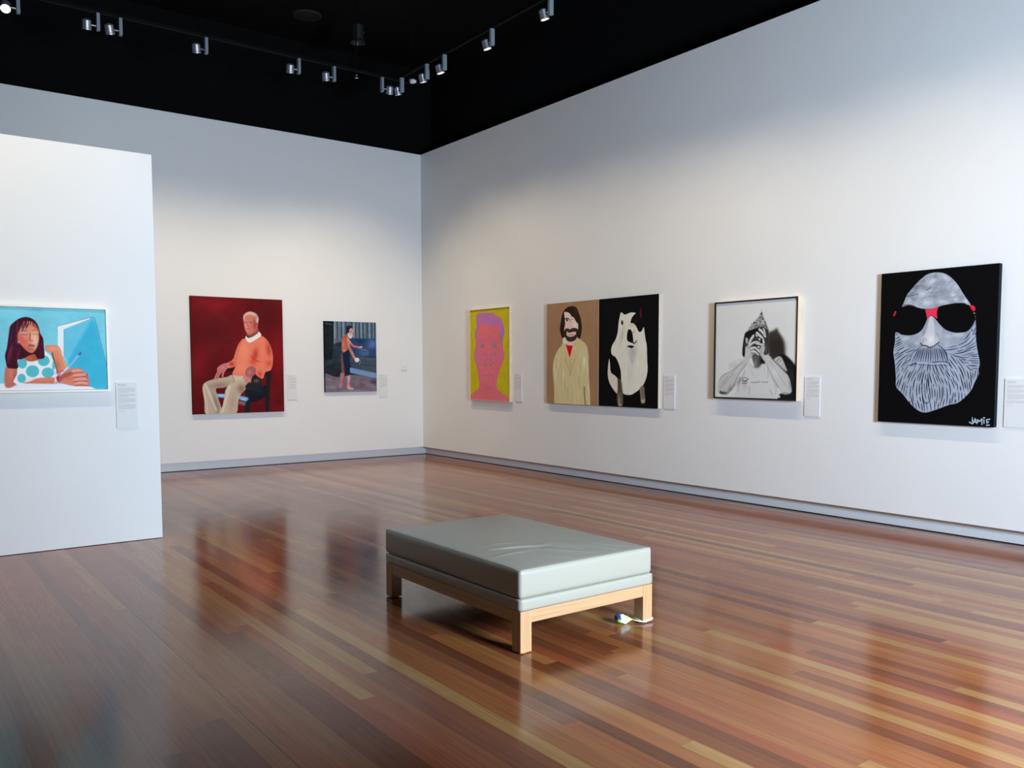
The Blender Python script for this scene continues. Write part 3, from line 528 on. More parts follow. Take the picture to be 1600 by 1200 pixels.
def paint_hands():
    p = Paint(330, 330, [(1117.9, 475.2), (1246.6, 466.0), (1242.8, 626.9), (1115.4, 621.8)], (222, 222, 220))
    p.tex(6, 5, 51)
    p.setT(1115, 480, 12)
    K = (18, 17, 18)
    # cast shadow of the figure on its wall
    p.poly([(1020, 500), (1120, 450), (1185, 405), (1210, 470), (1270, 560), (1310, 680), (1330, 900), (1400, 980), (1560, 1170), (1560, 1400), (1040, 1400), (1030, 900), (1010, 700)], (62, 54, 50), 22)
    p.poly([(1060, 640), (1290, 620), (1330, 900), (1180, 940), (1040, 900)], (50, 40, 38), 40, .8); p.poly([(1200, 960), (1340, 920), (1560, 1180), (1560, 1400), (1240, 1300)], (24, 22, 24), 10)
    p.setT(1115, 550, 11.85)
    p.poly([(1180, 820), (1290, 780), (1420, 700), (1400, 400), (1330, 180), (1480, 260), (1560, 360), (1560, 920), (1170, 900)], (28, 28, 32), 5, curve=False); p.blob(1440, 480, 60, 120, (60, 46, 44), .7, -10)
    # far shoulder, t-shirt
    p.poly([(255, 260), (290, 200), (430, 150), (520, 120), (560, 150), (520, 250), (360, 340), (270, 350)], (208, 208, 206), 3, .7)
    for i in range(14): p.line([(280+i*10, 210+random.random()*60), (300+i*12, 300)], 5, (176, 176, 174), .5)
    ts = p.poly([(640, 210), (700, 270), (780, 300), (850, 280), (910, 235), (990, 270), (1060, 420), (1140, 580), (1190, 700), (1195, 800), (1160, 885), (400, 862), (400, 740), (390, 700), (440, 560), (520, 400), (590, 280)], (212, 212, 210), 3)
    for a_, b_, c_, w_ in (((640, 260), (700, 400), (760, 520), 12), ((930, 250), (926, 340), (930, 420), 10), ((985, 300), (1000, 420), (990, 520), 22), ((560, 330), (540, 450), (470, 580), 30), ((1020, 700), (1060, 780), (1090, 870), 24), ((640, 640), (650, 740), (640, 820), 30), ((1120, 620), (1150, 720), (1120, 860), 20), ((470, 640), (440, 720), (420, 780), 24)):
        p.line([a_, b_, c_], w_, (164, 164, 166), .5, ts, taper=True)
    p.blob(560, 620, 50, 90, (184, 182, 186), .7, clip=ts); p.blob(450, 560, 40, 80, (130, 120, 126), .8, 25, clip=ts); p.line([(650, 215), (710, 285), (780, 318), (860, 296), (912, 245)], 7, (120, 120, 120), .8, ts); p.line([(640, 240), (710, 310), (780, 345), (870, 320)], 5, (170, 170, 170), .7, ts)
    for i in range(26): p.line([(480+i*24, 800+random.random()*40), (500+i*24, 830+random.random()*30)], 5, (190, 190, 190), .6, ts)
    # neck
    nk = p.poly([(690, 80), (780, 90), (900, 60), (950, 220), (880, 240), (830, 300), (750, 305), (730, 240), (700, 160)], (96, 94, 92), 4); p.blob(880, 180, 46, 90, (20, 20, 20), .95, -10, clip=nk); p.blob(765, 230, 22, 60, (150, 148, 144), .8, clip=nk); p.line([(690, 110), (720, 200), (742, 290)], 14, (196, 194, 190), .7)
    # right-hand sleeve (foil-like crumple)
    p.poly([(1110, 160), (1200, 100), (1260, 130), (1330, 290), (1360, 380), (1280, 330), (1180, 240)], (186, 182, 178), 3)
    for i in range(12): p.line([(1130+i*17, 180+i*12), (1190+i*12, 110+i*17)], 7, random.choice([(110, 106, 106), (232, 230, 228), (80, 78, 78)]), .8)
    # forearms
    la = p.poly([(560, 20), (660, 40), (650, 160), (560, 300), (460, 440), (400, 560), (340, 680), (260, 790), (190, 815), (110, 800), (55, 750), (55, 620), (100, 500), (180, 420), (300, 370), (430, 260), (540, 150)], (196, 195, 192), 3)
    p.blob(160, 780, 90, 24, (50, 48, 48), .9, clip=la); p.line([(110, 740), (122, 790)], 20, (30, 28, 28), .9, la); p.blob(290, 720, 40, 70, (120, 118, 118), .8, 30, clip=la); p.line([(640, 180), (540, 330), (440, 480), (350, 650)], 34, (128, 126, 126), .7, la); p.line([(70, 540), (180, 430), (340, 350), (520, 190)], 12, (120, 118, 118), .7, la)
    p.line([(250, 470), (150, 600), (110, 680)], 30, (168, 166, 164), .6, la); p.line([(500, 260), (380, 400)], 26, (226, 225, 222), .7, la); p.line([(470, 480), (400, 600), (320, 720)], 9, (60, 58, 58), .8)
    ra = p.poly([(880, 20), (960, 60), (1040, 100), (1130, 190), (1230, 290), (1330, 390), (1400, 520), (1430, 660), (1440, 760), (1400, 800), (1320, 815), (1250, 790), (1190, 700), (1110, 570), (1030, 400), (960, 240), (900, 120)], (202, 201, 199), 3)
    p.line([(900, 120), (980, 290), (1090, 520), (1190, 680)], 26, (140, 138, 138), .7, ra); p.line([(1060, 130), (1220, 290), (1340, 420)], 24, (96, 94, 94), .7, ra); p.blob(1320, 795, 90, 16, (130, 128, 130), .8, clip=ra); p.blob(1400, 640, 22, 90, (140, 146, 158), .7, -10, clip=ra); p.blob(1130, 400, 60, 110, (222, 221, 219), .8, -38, clip=ra)
    for i in range(40):
        p.line([(1020+i*8, 150+i*12+random.random()*40), (1050+i*8, 200+i*13)], 3, (150, 148, 148), .4, ra); p.line([(520-i*9, 200+i*10+random.random()*30), (490-i*9, 250+i*11)], 3, (150, 148, 148), .4, la)
    # emblem and small lettering on the shirt
    p.line([(520, 595), (522, 510), (560, 488), (600, 510)], 8, K, .95, curve=False); p.line([(520, 600), (590, 605), (604, 560)], 9, K, .95, curve=False); p.line([(536, 545), (560, 570), (628, 520)], 14, K, 1, curve=False)
    xs = 680
    for i, hgt in enumerate((12, 18, 12, 22, 20, 12, 26, 22, 18, 0, 16, 14, 12, 18, 16, 26)):
        if hgt: p.line([(xs, 590+6*math.sin(i*.5)), (xs+10, 590-hgt+6*math.sin(i*.5))], 8, (70, 70, 76), .85, curve=False)
        xs += 20
    # head
    p.setT(1115, 480, 12)
    hd = p.poly([(600, 480), (700, 430), (850, 390), (1000, 400), (1020, 520), (1025, 700), (1020, 860), (960, 900), (870, 930), (740, 940), (690, 900), (600, 960), (530, 920), (530, 800), (545, 680), (565, 560)], (66, 64, 64), 3)
    p.poly([(600, 480), (800, 410), (850, 440), (760, 500), (700, 560), (640, 600), (575, 640), (560, 760), (590, 900), (550, 940), (528, 900), (535, 740), (560, 580)], (26, 25, 26), 3)
    p.poly([(960, 420), (1018, 420), (1028, 700), (1020, 880), (940, 900), (940, 700)], (58, 56, 56), 6); p.blob(970, 800, 24, 90, (120, 118, 118), .6, clip=hd)
    p.poly([(585, 600), (610, 580), (630, 620), (625, 700), (600, 680)], (196, 194, 190), 3)
    # hands: palms then fingers
    L1, D1 = (198, 196, 193), (44, 42, 42)
    p.poly([(590, 760), (660, 740), (720, 780), (770, 850), (690, 960), (600, 1080), (540, 1060), (570, 920)], L1, 3); p.poly([(860, 700), (930, 700), (950, 780), (930, 900), (980, 1000), (900, 1000), (860, 900), (840, 800)], L1, 3)
    def finger(pts, w_):
        p.line(pts, w_+10, D1, .9, taper=False); p.line(pts, w_, L1, 1); p.line([(x-w_*.12, y-w_*.18) for x, y in pts], w_*.4, (228, 227, 224), .7)
    finger([(640, 760), (680, 640), (735, 550)], 44); finger([(660, 740), (720, 690), (790, 670), (850, 690)], 42); finger([(690, 790), (760, 770), (800, 800), (850, 850)], 42); finger([(700, 850), (760, 850), (830, 910)], 40)
    finger([(930, 680), (900, 590), (800, 495)], 46); finger([(960, 560), (910, 480), (850, 430)], 44); finger([(960, 520), (940, 440), (920, 400)], 26); finger([(930, 720), (860, 710), (790, 700)], 34); finger([(880, 640), (830, 600), (790, 540)], 30)
    p.ell(800, 600, 34, 24, (70, 68, 68)); p.ell(796, 596, 14, 10, K); p.line([(750, 580), (800, 560), (840, 590)], 10, K, .9); p.ell(835, 765, 44, 34, (30, 28, 28)); p.ell(832, 765, 26, 20, (206, 204, 200)); p.blob(760, 730, 40, 18, (24, 22, 22), .9); p.poly([(870, 620), (900, 600), (905, 680), (870, 670)], (26, 24, 24), 3)
    p.blob(770, 910, 60, 26, (120, 118, 116), .7); p.line([(700, 880), (770, 925), (860, 915)], 8, (60, 58, 58), .8); p.line([(880, 940), (940, 1070)], 20, (30, 30, 30), .8); p.line([(650, 960), (700, 900)], 6, (120, 118, 118), .7); p.line([(900, 740), (880, 900)], 8, (90, 88, 88), .7)
    # foil hat
    hat = p.poly([(893, 95), (920, 160), (950, 240), (990, 330), (1010, 400), (1000, 440), (940, 390), (850, 400), (740, 430), (625, 470), (650, 400), (700, 320), (760, 260), (820, 200), (860, 140)], (150, 149, 148), 1.5)
    p.line([(893, 50), (893, 110)], 6, (90, 90, 90), .9)
    for i in range(260):
        x = 640+random.random()*370; y = 110+random.random()*340; a = random.uniform(0, 6.28); r = 8+14*random.random(); dark = x > 860 or (x > 740 and y > 230)
        p.line([(x, y), (x+r*math.cos(a), y+r*math.sin(a)), (x+r*1.6*math.cos(a+.6), y+r*1.6*math.sin(a+.6))], 7+6*random.random(), random.choice([(20, 20, 20), (226, 226, 224), (90, 90, 90), (40, 40, 40)] if dark else [(222, 222, 220), (232, 232, 230), (110, 110, 110), (180, 180, 178)]), .85, hat, taper=True)
    p.line([(630, 470), (740, 425), (850, 395), (950, 400)], 12, K, .8)
    p.setT(0, 0, 1)
    return p.out(1.0)

def paint_beard():
    p = Paint(360, 475, [(1378.7, 430.2), (1563.1, 413.8), (1552.9, 670.5), (1371.7, 660.3)], (9, 9, 10))
    p.setT(1390, 420, 10.667)
    g = (158, 164, 178)
    hd = p.poly([(222, 655), (240, 600), (290, 480), (345, 400), (440, 290), (540, 190), (650, 115), (760, 88), (880, 92), (980, 130), (1080, 212), (1160, 312), (1230, 430), (1300, 535), (1360, 632), (1290, 620), (1250, 600), (1100, 600), (900, 635), (820, 660), (700, 692), (560, 690), (430, 655), (330, 632)], g, .8)
    p.tex(60, 16, 61, hd, stretch=(1, 1.5), ang=.5, octaves=3)
    for x, y, rx, ry, c, an in ((720, 235, 60, 34, 216, -30), (1070, 460, 40, 34, 224, 0), (1105, 540, 34, 28, 216, 0), (560, 450, 80, 60, 206, -20), (620, 590, 120, 50, 216, 0), (330, 575, 60, 40, 210, -30), (950, 180, 70, 40, 212, 30), (880, 570, 80, 26, 210, 0), (1000, 300, 50, 60, 196, 0), (1120, 330, 40, 26, 200, 40), (780, 150, 40, 40, 130, 0), (850, 430, 120, 60, 140, -20), (560, 240, 60, 40, 110, -40), (450, 330, 60, 40, 100, -40), (400, 430, 60, 24, 110, -20), (760, 480, 60, 40, 136, 0), (1190, 520, 40, 60, 140, 0), (400, 530, 40, 26, 130, 0), (520, 620, 40, 20, 150, 0), (950, 520, 50, 30, 150, -30), (670, 380, 40, 16, 214, -20), (1280, 570, 30, 30, 220, 0)):
        p.blob(x, y, rx, ry, (c, c+3, c+10), .75, an, clip=hd)
    p.line([(610, 378), (660, 365), (695, 335)], 11, (46, 50, 60), .9, hd); p.line([(300, 480), (400, 470), (480, 440)], 12, (50, 54, 66), .8, hd)
    for i in range(150):
        x = 260+random.random()*1000; y = 120+random.random()*520; L_ = 20+40*random.random(); c_ = random.choice([206, 214, 140, 120, 180, 196])
        p.line([(x, y), (x+L_, y-L_*.5)], 16, (c_, c_+3, c_+10), .35, hd, taper=True)
    for i in range(40):
        x = 300+random.random()*350; y = 640-x*.9+random.random()*60+ (60 if x < 400 else 0)
        p.line([(x, y), (x+50, y-34)], 7, random.choice([(60, 64, 76), (120, 126, 140), (190, 194, 204)]), .6, hd)
    p.line([(240, 640), (330, 625), (430, 650)], 14, (30, 32, 30), .7, hd)
    # lower face in the second crop
    p.setT(1390, 520, 9.233)
    fc = p.poly([(95, 20), (173, 46), (286, 59), (390, 38), (467, -14), (519, -101), (554, -179), (606, -220), (658, -187), (736, -92), (814, -23), (935, 20), (1039, 20), (1125, 3), (1195, -66), (1246, -170), (1240, -235), (1252, -100), (1250, 20), (1255, 150), (1280, 320), (1305, 450), (1287, 560), (1290, 620), (1230, 740), (1180, 850), (1080, 960), (980, 1035), (850, 1065), (700, 1120), (560, 1165), (480, 1168), (400, 1130), (300, 1040), (190, 900), (100, 800), (95, 650), (80, 450), (62, 300), (85, 150)], (160, 167, 182), 1, curve=True)
    ck = fc*p.mask([(60, 0), (60, 180), (200, 170), (330, 250), (460, 200), (600, 240), (720, 190), (840, 230), (1000, 180), (1120, 60), (1250, -100), (1250, -260), (500, -260), (400, 0)], 2)
    p.tex(70, 20, 66, ck, octaves=3)
    for x, y, rx, ry, c in ((240, 100, 60, 30, 206), (400, 170, 40, 30, 200), (340, 130, 60, 40, 170), (850, 70, 50, 30, 200), (1000, 60, 80, 30, 206), (940, 120, 80, 40, 160), (780, 150, 50, 50, 172), (740, 20, 30, 80, 186), (500, 20, 30, 60, 130), (700, 100, 30, 40, 190)): p.blob(x, y, rx, ry, (c, c+2, c+8), .7, clip=fc)
    ns = p.poly([(590, -205), (625, -205), (650, -100), (660, 0), (690, 80), (700, 165), (650, 205), (600, 215), (550, 205), (500, 190), (470, 150), (470, 90), (530, 20), (560, -100)], (202, 202, 208), 2.5); p.blob(600, 120, 50, 60, (232, 228, 230), .9, clip=ns); p.blob(490, 130, 20, 50, (150, 154, 166), .8, clip=ns); p.blob(675, 0, 16, 120, (150, 154, 168), .6, clip=ns); p.line([(530, 110), (540, 130)], 10, (110, 110, 120), .8)
    # beard
    bd = fc*p.mask([(50, 20), (120, 20), (200, 160), (320, 250), (400, 240), (470, 195), (600, 232), (700, 195), (800, 240), (900, 210), (1010, 185), (1090, 110), (1180, 0), (1250, -60), (1330, 400), (1330, 700), (1000, 1100), (600, 1200), (400, 1200), (40, 800)], 1.5)
    p.put(bd, (166, 173, 188)); p.tex(26, 14, 70, bd)
    nv = (30, 36, 60)
    G = np.array([(120, 90, 1, -.6), (200, 150, 1, -.45), (200, 250, 1, -.6), (130, 350, 1, -.7), (150, 500, .7, -1), (330, 420, -.8, .9), (200, 700, -.35, 1), (130, 620, -.5, 1), (300, 800, -.15, 1), (400, 600, -.5, 1), (330, 620, -.55, 1),
        (450, 700, -.25, 1), (430, 900, .05, 1), (540, 800, .05, 1), (640, 700, .35, 1), (750, 650, .5, 1), (850, 600, .65, 1), (950, 700, .45, 1), (1000, 850, .1, 1), (800, 900, .1, 1), (760, 1010, -.3, 1), (900, 970, -.2, 1),
        (1050, 750, .25, 1), (1000, 500, .7, 1), (1100, 600, .35, 1), (1150, 700, .05, 1), (1230, 500, 1, .02), (1200, 430, 1, .05), (1150, 300, 1, -.3), (1100, 220, 1, -.5), (1180, 100, .7, -1), (1215, -50, .3, -1), (950, 290, 1, -.12),
        (900, 400, .6, .8), (1250, 650, -.2, 1), (280, 300, 1, -.35), (560, 1080, .15, 1), (400, 1020, .3, 1), (960, 210, 1, -.3)], float)
    ga = np.arctan2(G[:, 3], G[:, 2])*2
    def ang(x, y):
        wt = 1/((G[:, 0]-x)**2+(G[:, 1]-y)**2+900)**1.6; return math.atan2((wt*np.sin(ga)).sum(), (wt*np.cos(ga)).sum())/2
    R_ = random.Random(12); occ = {}; SP = 28.0
    def near(x, y, lim, own):
        cx, cy = int(x//SP), int(y//SP)
        for i in (-1, 0, 1):
            for j in (-1, 0, 1):
                for (a, b, k) in occ.get((cx+i, cy+j), ()):
                    if k != own and (a-x)**2+(b-y)**2 < lim*lim: return True
        return False
    k = 0
    for _ in range(3800):
        x, y = R_.uniform(60, 1310), R_.uniform(-200, 1170)
        g_ = p.P([(x, y)])[0]; gx, gy = int(g_[0]), int(g_[1])
        if not (0 <= gx < p.W and 0 <= gy < p.H) or bd[gy, gx] < .5 or near(x, y, SP, -1): continue
        k += 1; mx = R_.randint(5, 14); pts = [(x, y)]
        for sgn in (1, -1):
            px, py = x, y; th = ang(x, y)+(math.pi if sgn < 0 else 0); half = []
            for _ in range(mx):
                t_ = ang(px, py)
                if math.cos(t_-th) < 0: t_ += math.pi
                th = t_; px += 11*math.cos(th); py += 11*math.sin(th)
                g_ = p.P([(px, py)])[0]; gx, gy = int(g_[0]), int(g_[1])
                if not (0 <= gx < p.W and 0 <= gy < p.H) or bd[gy, gx] < .4 or near(px, py, SP*.66, k): break
                half.append((px, py))
            pts = pts+half if sgn > 0 else half[::-1]+pts
        if len(pts) < 4: continue
        for (a, b) in pts: occ.setdefault((int(a//SP), int(b//SP)), []).append((a, b, k))
        p.line(pts[::2]+[pts[-1]] if len(pts) > 5 else pts, R_.uniform(12, 19), R_.choice([nv, nv, (52, 60, 88), (22, 26, 44), (70, 78, 104)]), .9, bd, taper=True)
        if k % 2: p.line([(a+11, b-4) for a, b in pts[::3]+[pts[-1]]], 5, (200, 206, 218), .55, bd, taper=True)
    p.line([(480, 700), (470, 860), (500, 1010), (540, 1040), (590, 960), (560, 760), (540, 680)], 12, nv, .8, bd); p.line([(500, 760), (520, 900), (530, 980)], 10, (60, 80, 80), .6, bd)
    # moustache
    ms = bd*p.mask([(300, 480), (310, 380), (350, 310), (430, 250), (480, 205), (590, 240), (700, 195), (780, 260), (830, 330), (870, 400), (880, 470), (840, 450), (620, 455), (420, 450)], 1)
    p.put(ms, (158, 165, 180))
    for i in range(15): s_ = i/14; p.line([(430+s_*340, 235+30*abs(s_-.5)), (385+s_*430, 330), (330+s_*530, 450)], 15*random.uniform(.8, 1.3), random.choice([nv, (58, 68, 96)]), .85, ms, taper=True)
    p.line([(455, 170), (480, 205), (530, 205), (580, 235), (640, 215), (680, 185), (720, 160)], 13, (28, 30, 44), .95); p.line([(700, 195), (790, 265), (835, 350), (830, 440)], 10, nv, .8); p.line([(460, 210), (400, 260), (330, 320), (300, 420)], 9, nv, .7)
    p.line([(300, 495), (345, 470), (410, 452)], 14, (24, 28, 44), .95); p.line([(400, 452), (520, 462), (640, 470), (760, 455), (850, 475)], 20, (178, 186, 208), .9); p.line([(620, 450), (740, 440), (840, 452), (885, 490)], 11, (26, 30, 48), .9); p.line([(420, 475), (560, 486), (700, 490), (840, 500)], 9, (50, 60, 90), .7)
    # sunglasses: black lenses over the face, red bridge and temples
    p.setT(1390, 420, 10.667)
    p.poly([(600, 705), (700, 695), (822, 662), (800, 720), (795, 790), (806, 862), (760, 830), (705, 800), (660, 825), (632, 862), (620, 780)], (238, 52, 82), 1, curve=False); p.poly([(1342, 640), (1400, 640), (1440, 690), (1420, 735), (1390, 725)], (222, 34, 62), 1.5); p.poly([(98, 728), (124, 732), (92, 815), (64, 808)], (196, 40, 62), 1.5, curve=False); p.blob(1408, 665, 14, 16, (240, 90, 110), .7); p.ell(1420, 768, 16, 12, (120, 150, 136))
    p.line([(110, 1085), (160, 1095), (180, 1110)], 10, (170, 176, 190), .8)
    # signature
    p.setT(1500, 640, 26.667); c = (186, 204, 220)
    p.ell(520, 408, 26, 20, c)
    for pts in ([(520, 470), (520, 590)], [(400, 590), (445, 625), (520, 655)], [(555, 640), (640, 445), (705, 650)], [(590, 585), (665, 585)], [(738, 600), (745, 490), (815, 570), (918, 455), (918, 690)], [(1000, 490), (1008, 645)], [(1245, 470), (1112, 495), (1125, 600), (1130, 640)], [(1125, 590), (1195, 585)], [(1105, 725), (1225, 715)]):
        p.line(pts, 46, c, .95, curve=False, hard=.9)
    p.ell(1010, 412, 40, 24, (214, 222, 228))
    return p.out(.95)

def paint_card(seed, head_lines=2):
    r = np.random.RandomState(seed); W, H = 68, 160; a = np.full((H, W, 3), 224.0); g = np.zeros((H, W)); y = 8
    def row(y, x0, x1, dark):
        x = x0
        while x < x1:
            n = r.randint(2, 7); g[y, x:min(x+n, x1)] = dark*r.uniform(.75, 1); x += n+1
    for k in range(3): row(y, 8, 8+r.randint(20, 34), .75 if k == 0 else .45); y += 3
    y += 4
    for para in range(4):
        for k in range(r.randint(4, 7)):
            if y > 118: break
            row(y, 8, 61, .42); y += 3
        g[y-3, 8+r.randint(20, 50):] = 0; y += 3
    row(min(y+2, 124), 8, 30, .5)
    a = a*(1-g[..., None])+70*g[..., None]
    return lin(a)
# ---------------------------------------------------------------- pictures: canvases, frames
def sheet(name, img, axis, lo, hi, z0, z1, front, depth, edge, m, parent=None):
    """a stretched canvas (box with painted front); img is (h,w,3) linear, first row at the top.
    axis 'x': faces -X, image left is +Y.  axis 'y': faces -Y, image left is -X"""
    h, wd = img.shape[:2]
    us = np.linspace(lo, hi, wd) if axis == 'y' else np.linspace(hi, lo, wd)
    zs = np.linspace(z1, z0, h)
    U, Z = np.meshgrid(us, zs); Fr = np.full_like(U, front)
    V = np.stack((U, Fr, Z), -1) if axis == 'y' else np.stack((Fr, U, Z), -1)
    V = V.reshape(-1, 3); col = img.reshape(-1, 3)
    idx = np.arange(h*wd).reshape(h, wd)
    q = np.stack((idx[:-1, :-1], idx[1:, :-1], idx[1:, 1:], idx[:-1, 1:]), -1).reshape(-1, 4)
    # sides: own vertices with the edge colour
    n0 = len(V); b = front+depth
    cor = [(us[0], z1), (us[-1], z1), (us[-1], z0), (us[0], z0)]
    P = lambda u, d, z: (u, d, z) if axis == 'y' else (d, u, z)
    sv, sq = [], []
    e = .0004
    for k in range(4):
        (u1, a1), (u2, a2) = cor[k], cor[(k+1) % 4]; i = n0+len(sv)
        sv += [P(u1, front, a1), P(u2, front, a2), P(u2, b, a2), P(u1, b, a1)]; sq.append((i, i+1, i+2, i+3))
    i = n0+len(sv); sv += [P(u, b, z) for u, z in cor]; sq.append((i, i+1, i+2, i+3))
    V = np.vstack((V, np.array(sv))); q = np.vstack((q, np.array(sq)))
    ec = np.asarray(edge, float); ec = ec if ec.ndim == 2 else np.tile(ec, (len(sv), 1)); col = np.vstack((col, ec))
    me = bpy.data.meshes.new(name); me.vertices.add(len(V)); me.vertices.foreach_set('co', V.astype('f').ravel())
    me.loops.add(q.size); me.loops.foreach_set('vertex_index', q.astype('i').ravel())
    me.polygons.add(len(q)); me.polygons.foreach_set('loop_start', np.arange(0, q.size, 4, dtype='i'))
    me.update(calc_edges=True); me.validate()
    at = me.color_attributes.new('paint', 'FLOAT_COLOR', 'POINT')
    at.data.foreach_set('color', np.hstack((col, np.ones((len(col), 1)))).astype('f').ravel())
    me.materials.append(m)
    return link(bpy.data.objects.new(name, me), parent)
def frame(name, axis, lo, hi, z0, z1, front, back, wid, mats, parent, front_mi=0):
    """four mitred members; outer faces material 0, front faces material front_mi"""
    bm = bmesh.new(); P = lambda u, d, z: (u, d, z) if axis == 'y' else (d, u, z)
    O = [(lo, z0), (hi, z0), (hi, z1), (lo, z1)]; I = [(lo+wid, z0+wid), (hi-wid, z0+wid), (hi-wid, z1-wid), (lo+wid, z1-wid)]
    R = [[bm.verts.new(P(u, d, z)) for u, z in pts] for pts, d in ((O, back), (O, front), (I, front), (I, back))]
    for k in range(4):
        for i in range(4):
            A, B = R[i], R[(i+1) % 4]
            f = bm.faces.new((A[k], A[(k+1) % 4], B[(k+1) % 4], B[k])); f.material_index = front_mi if i in (1, 2) else 0
    return obj(name, bm, mats, parent)

tz = lambda *a: tuple(a)
# 1 woman at a table, on the partition
t = thing('framed_painting', (1.0, YP, 1.65), 'cream-framed turquoise painting of a woman in a spotted top holding a brush', 'painting')
def loc_parent(o, p): o.parent = p; o.matrix_parent_inverse = Matrix.Translation(p.location).inverted(); return o
def gotop(o): return loc_parent(o, t)
gotop(sheet('canvas', paint_woman(), 'y', .42, 1.595, 1.322, 1.98, YP-.038, .030, lin((60, 150, 165)), M_PAINT))
gotop(frame('frame', 'y', .40, 1.615, 1.302, 2.0, YP-.050, YP-.002, .017, [M_FRAMECREAM], None))
# 2 man in an orange jumper
o = sheet('unframed_canvas', paint_sitter(), 'y', 3.70, 5.07, .825, 2.525, YB-.042, .040, lin((80, 16, 20)), M_PAINT)
tag(o, 'large dark red painting of a seated white-haired man in an orange jumper', 'painting')
# 3 man by the boat
o = sheet('unframed_canvas', paint_beach(), 'y', 5.75, 6.665, 1.105, 2.228, YB-.032, .030, lin((30, 36, 44)), M_PAINT)
tag(o, 'small dark blue painting of a bare-chested bearded man reaching out in a shed', 'painting')
# 4 pink head
t = thing('framed_painting', (XR, 10.58, 1.68), 'yellow painting of a tall pink and mauve head in a thin blond wood frame', 'painting')
gotop(sheet('canvas', paint_pink(), 'x', 10.069, 11.101, .993, 2.372, XR-.040, .030, lin((150, 130, 30)), M_PAINT))
gotop(frame('frame', 'x', 10.060, 11.110, .984, 2.381, XR-.055, XR-.001, .006, [M_FRAMEWOOD], None))
# 5 diptych
def edges(col, near):   # the unpainted stretcher side nearest the camera
    e = np.tile(lin(col), (20, 1)); e[4:8] = lin(near); return e
o = sheet('unframed_canvas', paint_man(), 'x', 8.157, 9.207, 1.0, 2.362, XR-.045, .044, edges((120, 95, 70), (205, 190, 175)), M_PAINT)
tag(o, 'brown painting of a long-haired bearded man in a pale coat and red shirt', 'painting')
o = sheet('unframed_canvas', paint_dog(), 'x', 7.108, 8.147, 1.0, 2.362, XR-.045, .044, edges((20, 20, 20), (215, 200, 185)), M_PAINT)
tag(o, 'black painting of a sitting white dog with black patches', 'painting')
# 6 charcoal drawing with the foil hat
t = thing('framed_drawing', (XR, 5.716, 1.68), 'framed black and white drawing of a person in a foil hat covering their face', 'drawing')
gotop(sheet('drawing_panel', paint_hands(), 'x', 5.199, 6.234, 1.165, 2.189, XR-.062, .040, lin((20, 20, 20)), M_PAINT))
gotop(frame('frame', 'x', 5.184, 6.249, 1.15, 2.204, XR-.075, XR-.001, .0165, [M_FRAMEWOOD, M_FRAMEBLACK], None, 1))
# 7 bearded face with sunglasses
o = sheet('unframed_canvas', paint_beard(), 'x', 3.285, 4.316, .988, 2.35, XR-.052, .050, lin((34, 38, 44)), M_PAINT)
tag(o, 'large black painting of a grey bearded face wearing dark sunglasses with a red bridge', 'painting')

# ---------------------------------------------------------------- wall labels
def card(axis, lo, hi, z0, z1, wall, label, seed, head=2):
    o = sheet('wall_label', paint_card(seed, head), axis, lo, hi, z0, z1, wall-.010, .009, lin((222, 224, 226)), M_PRINT)
    tag(o, label, 'label', 'white text panels beside the pictures')
card('y', 1.666, 1.835, .986, 1.377, YP, 'white wall label of fine print beside the turquoise painting of a woman', 1)
card('y', 5.142, 5.292, 1.003, 1.389, YB, 'white wall label of fine print beside the dark red painting of a seated man', 2)
card('y', 6.722, 6.881, 1.009, 1.384, YB, 'white wall label of fine print beside the small dark blue shed painting', 3)
card('x', 9.825, 9.984, .995, 1.399, XR, 'white wall label of fine print beside the yellow and pink head painting', 4)
card('x', 6.877, 7.057, 1.003, 1.398, XR, 'white wall label of fine print beside the black dog painting', 5)
card('x', 4.960, 5.133, 1.0, 1.397, XR, 'white wall label of fine print beside the framed foil hat drawing', 6)
card('x', 3.055, 3.227, .993, 1.395, XR, 'white wall label at the right edge beside the bearded face painting', 7)
# small control plate in the corner of the back wall
t = thing('control_plate', (7.197, YB, 1.565), 'small white control plate on the back wall near the room corner', 'wall plate')
gotop(obj('surround', box(bmesh.new(), (7.137, YB-.010, 1.435), (7.257, YB, 1.697), .006), M_WHITEP))
gotop(obj('cover', box(bmesh.new(), (7.152, YB-.019, 1.452), (7.242, YB-.0105, 1.680), .008), M_WHITEP))
gotop(obj('button', box(bmesh.new(), (7.186, YB-.023, 1.49), (7.208, YB-.0195, 1.512), .002), mat('grey_button', (.6, .6, .6), .4)))

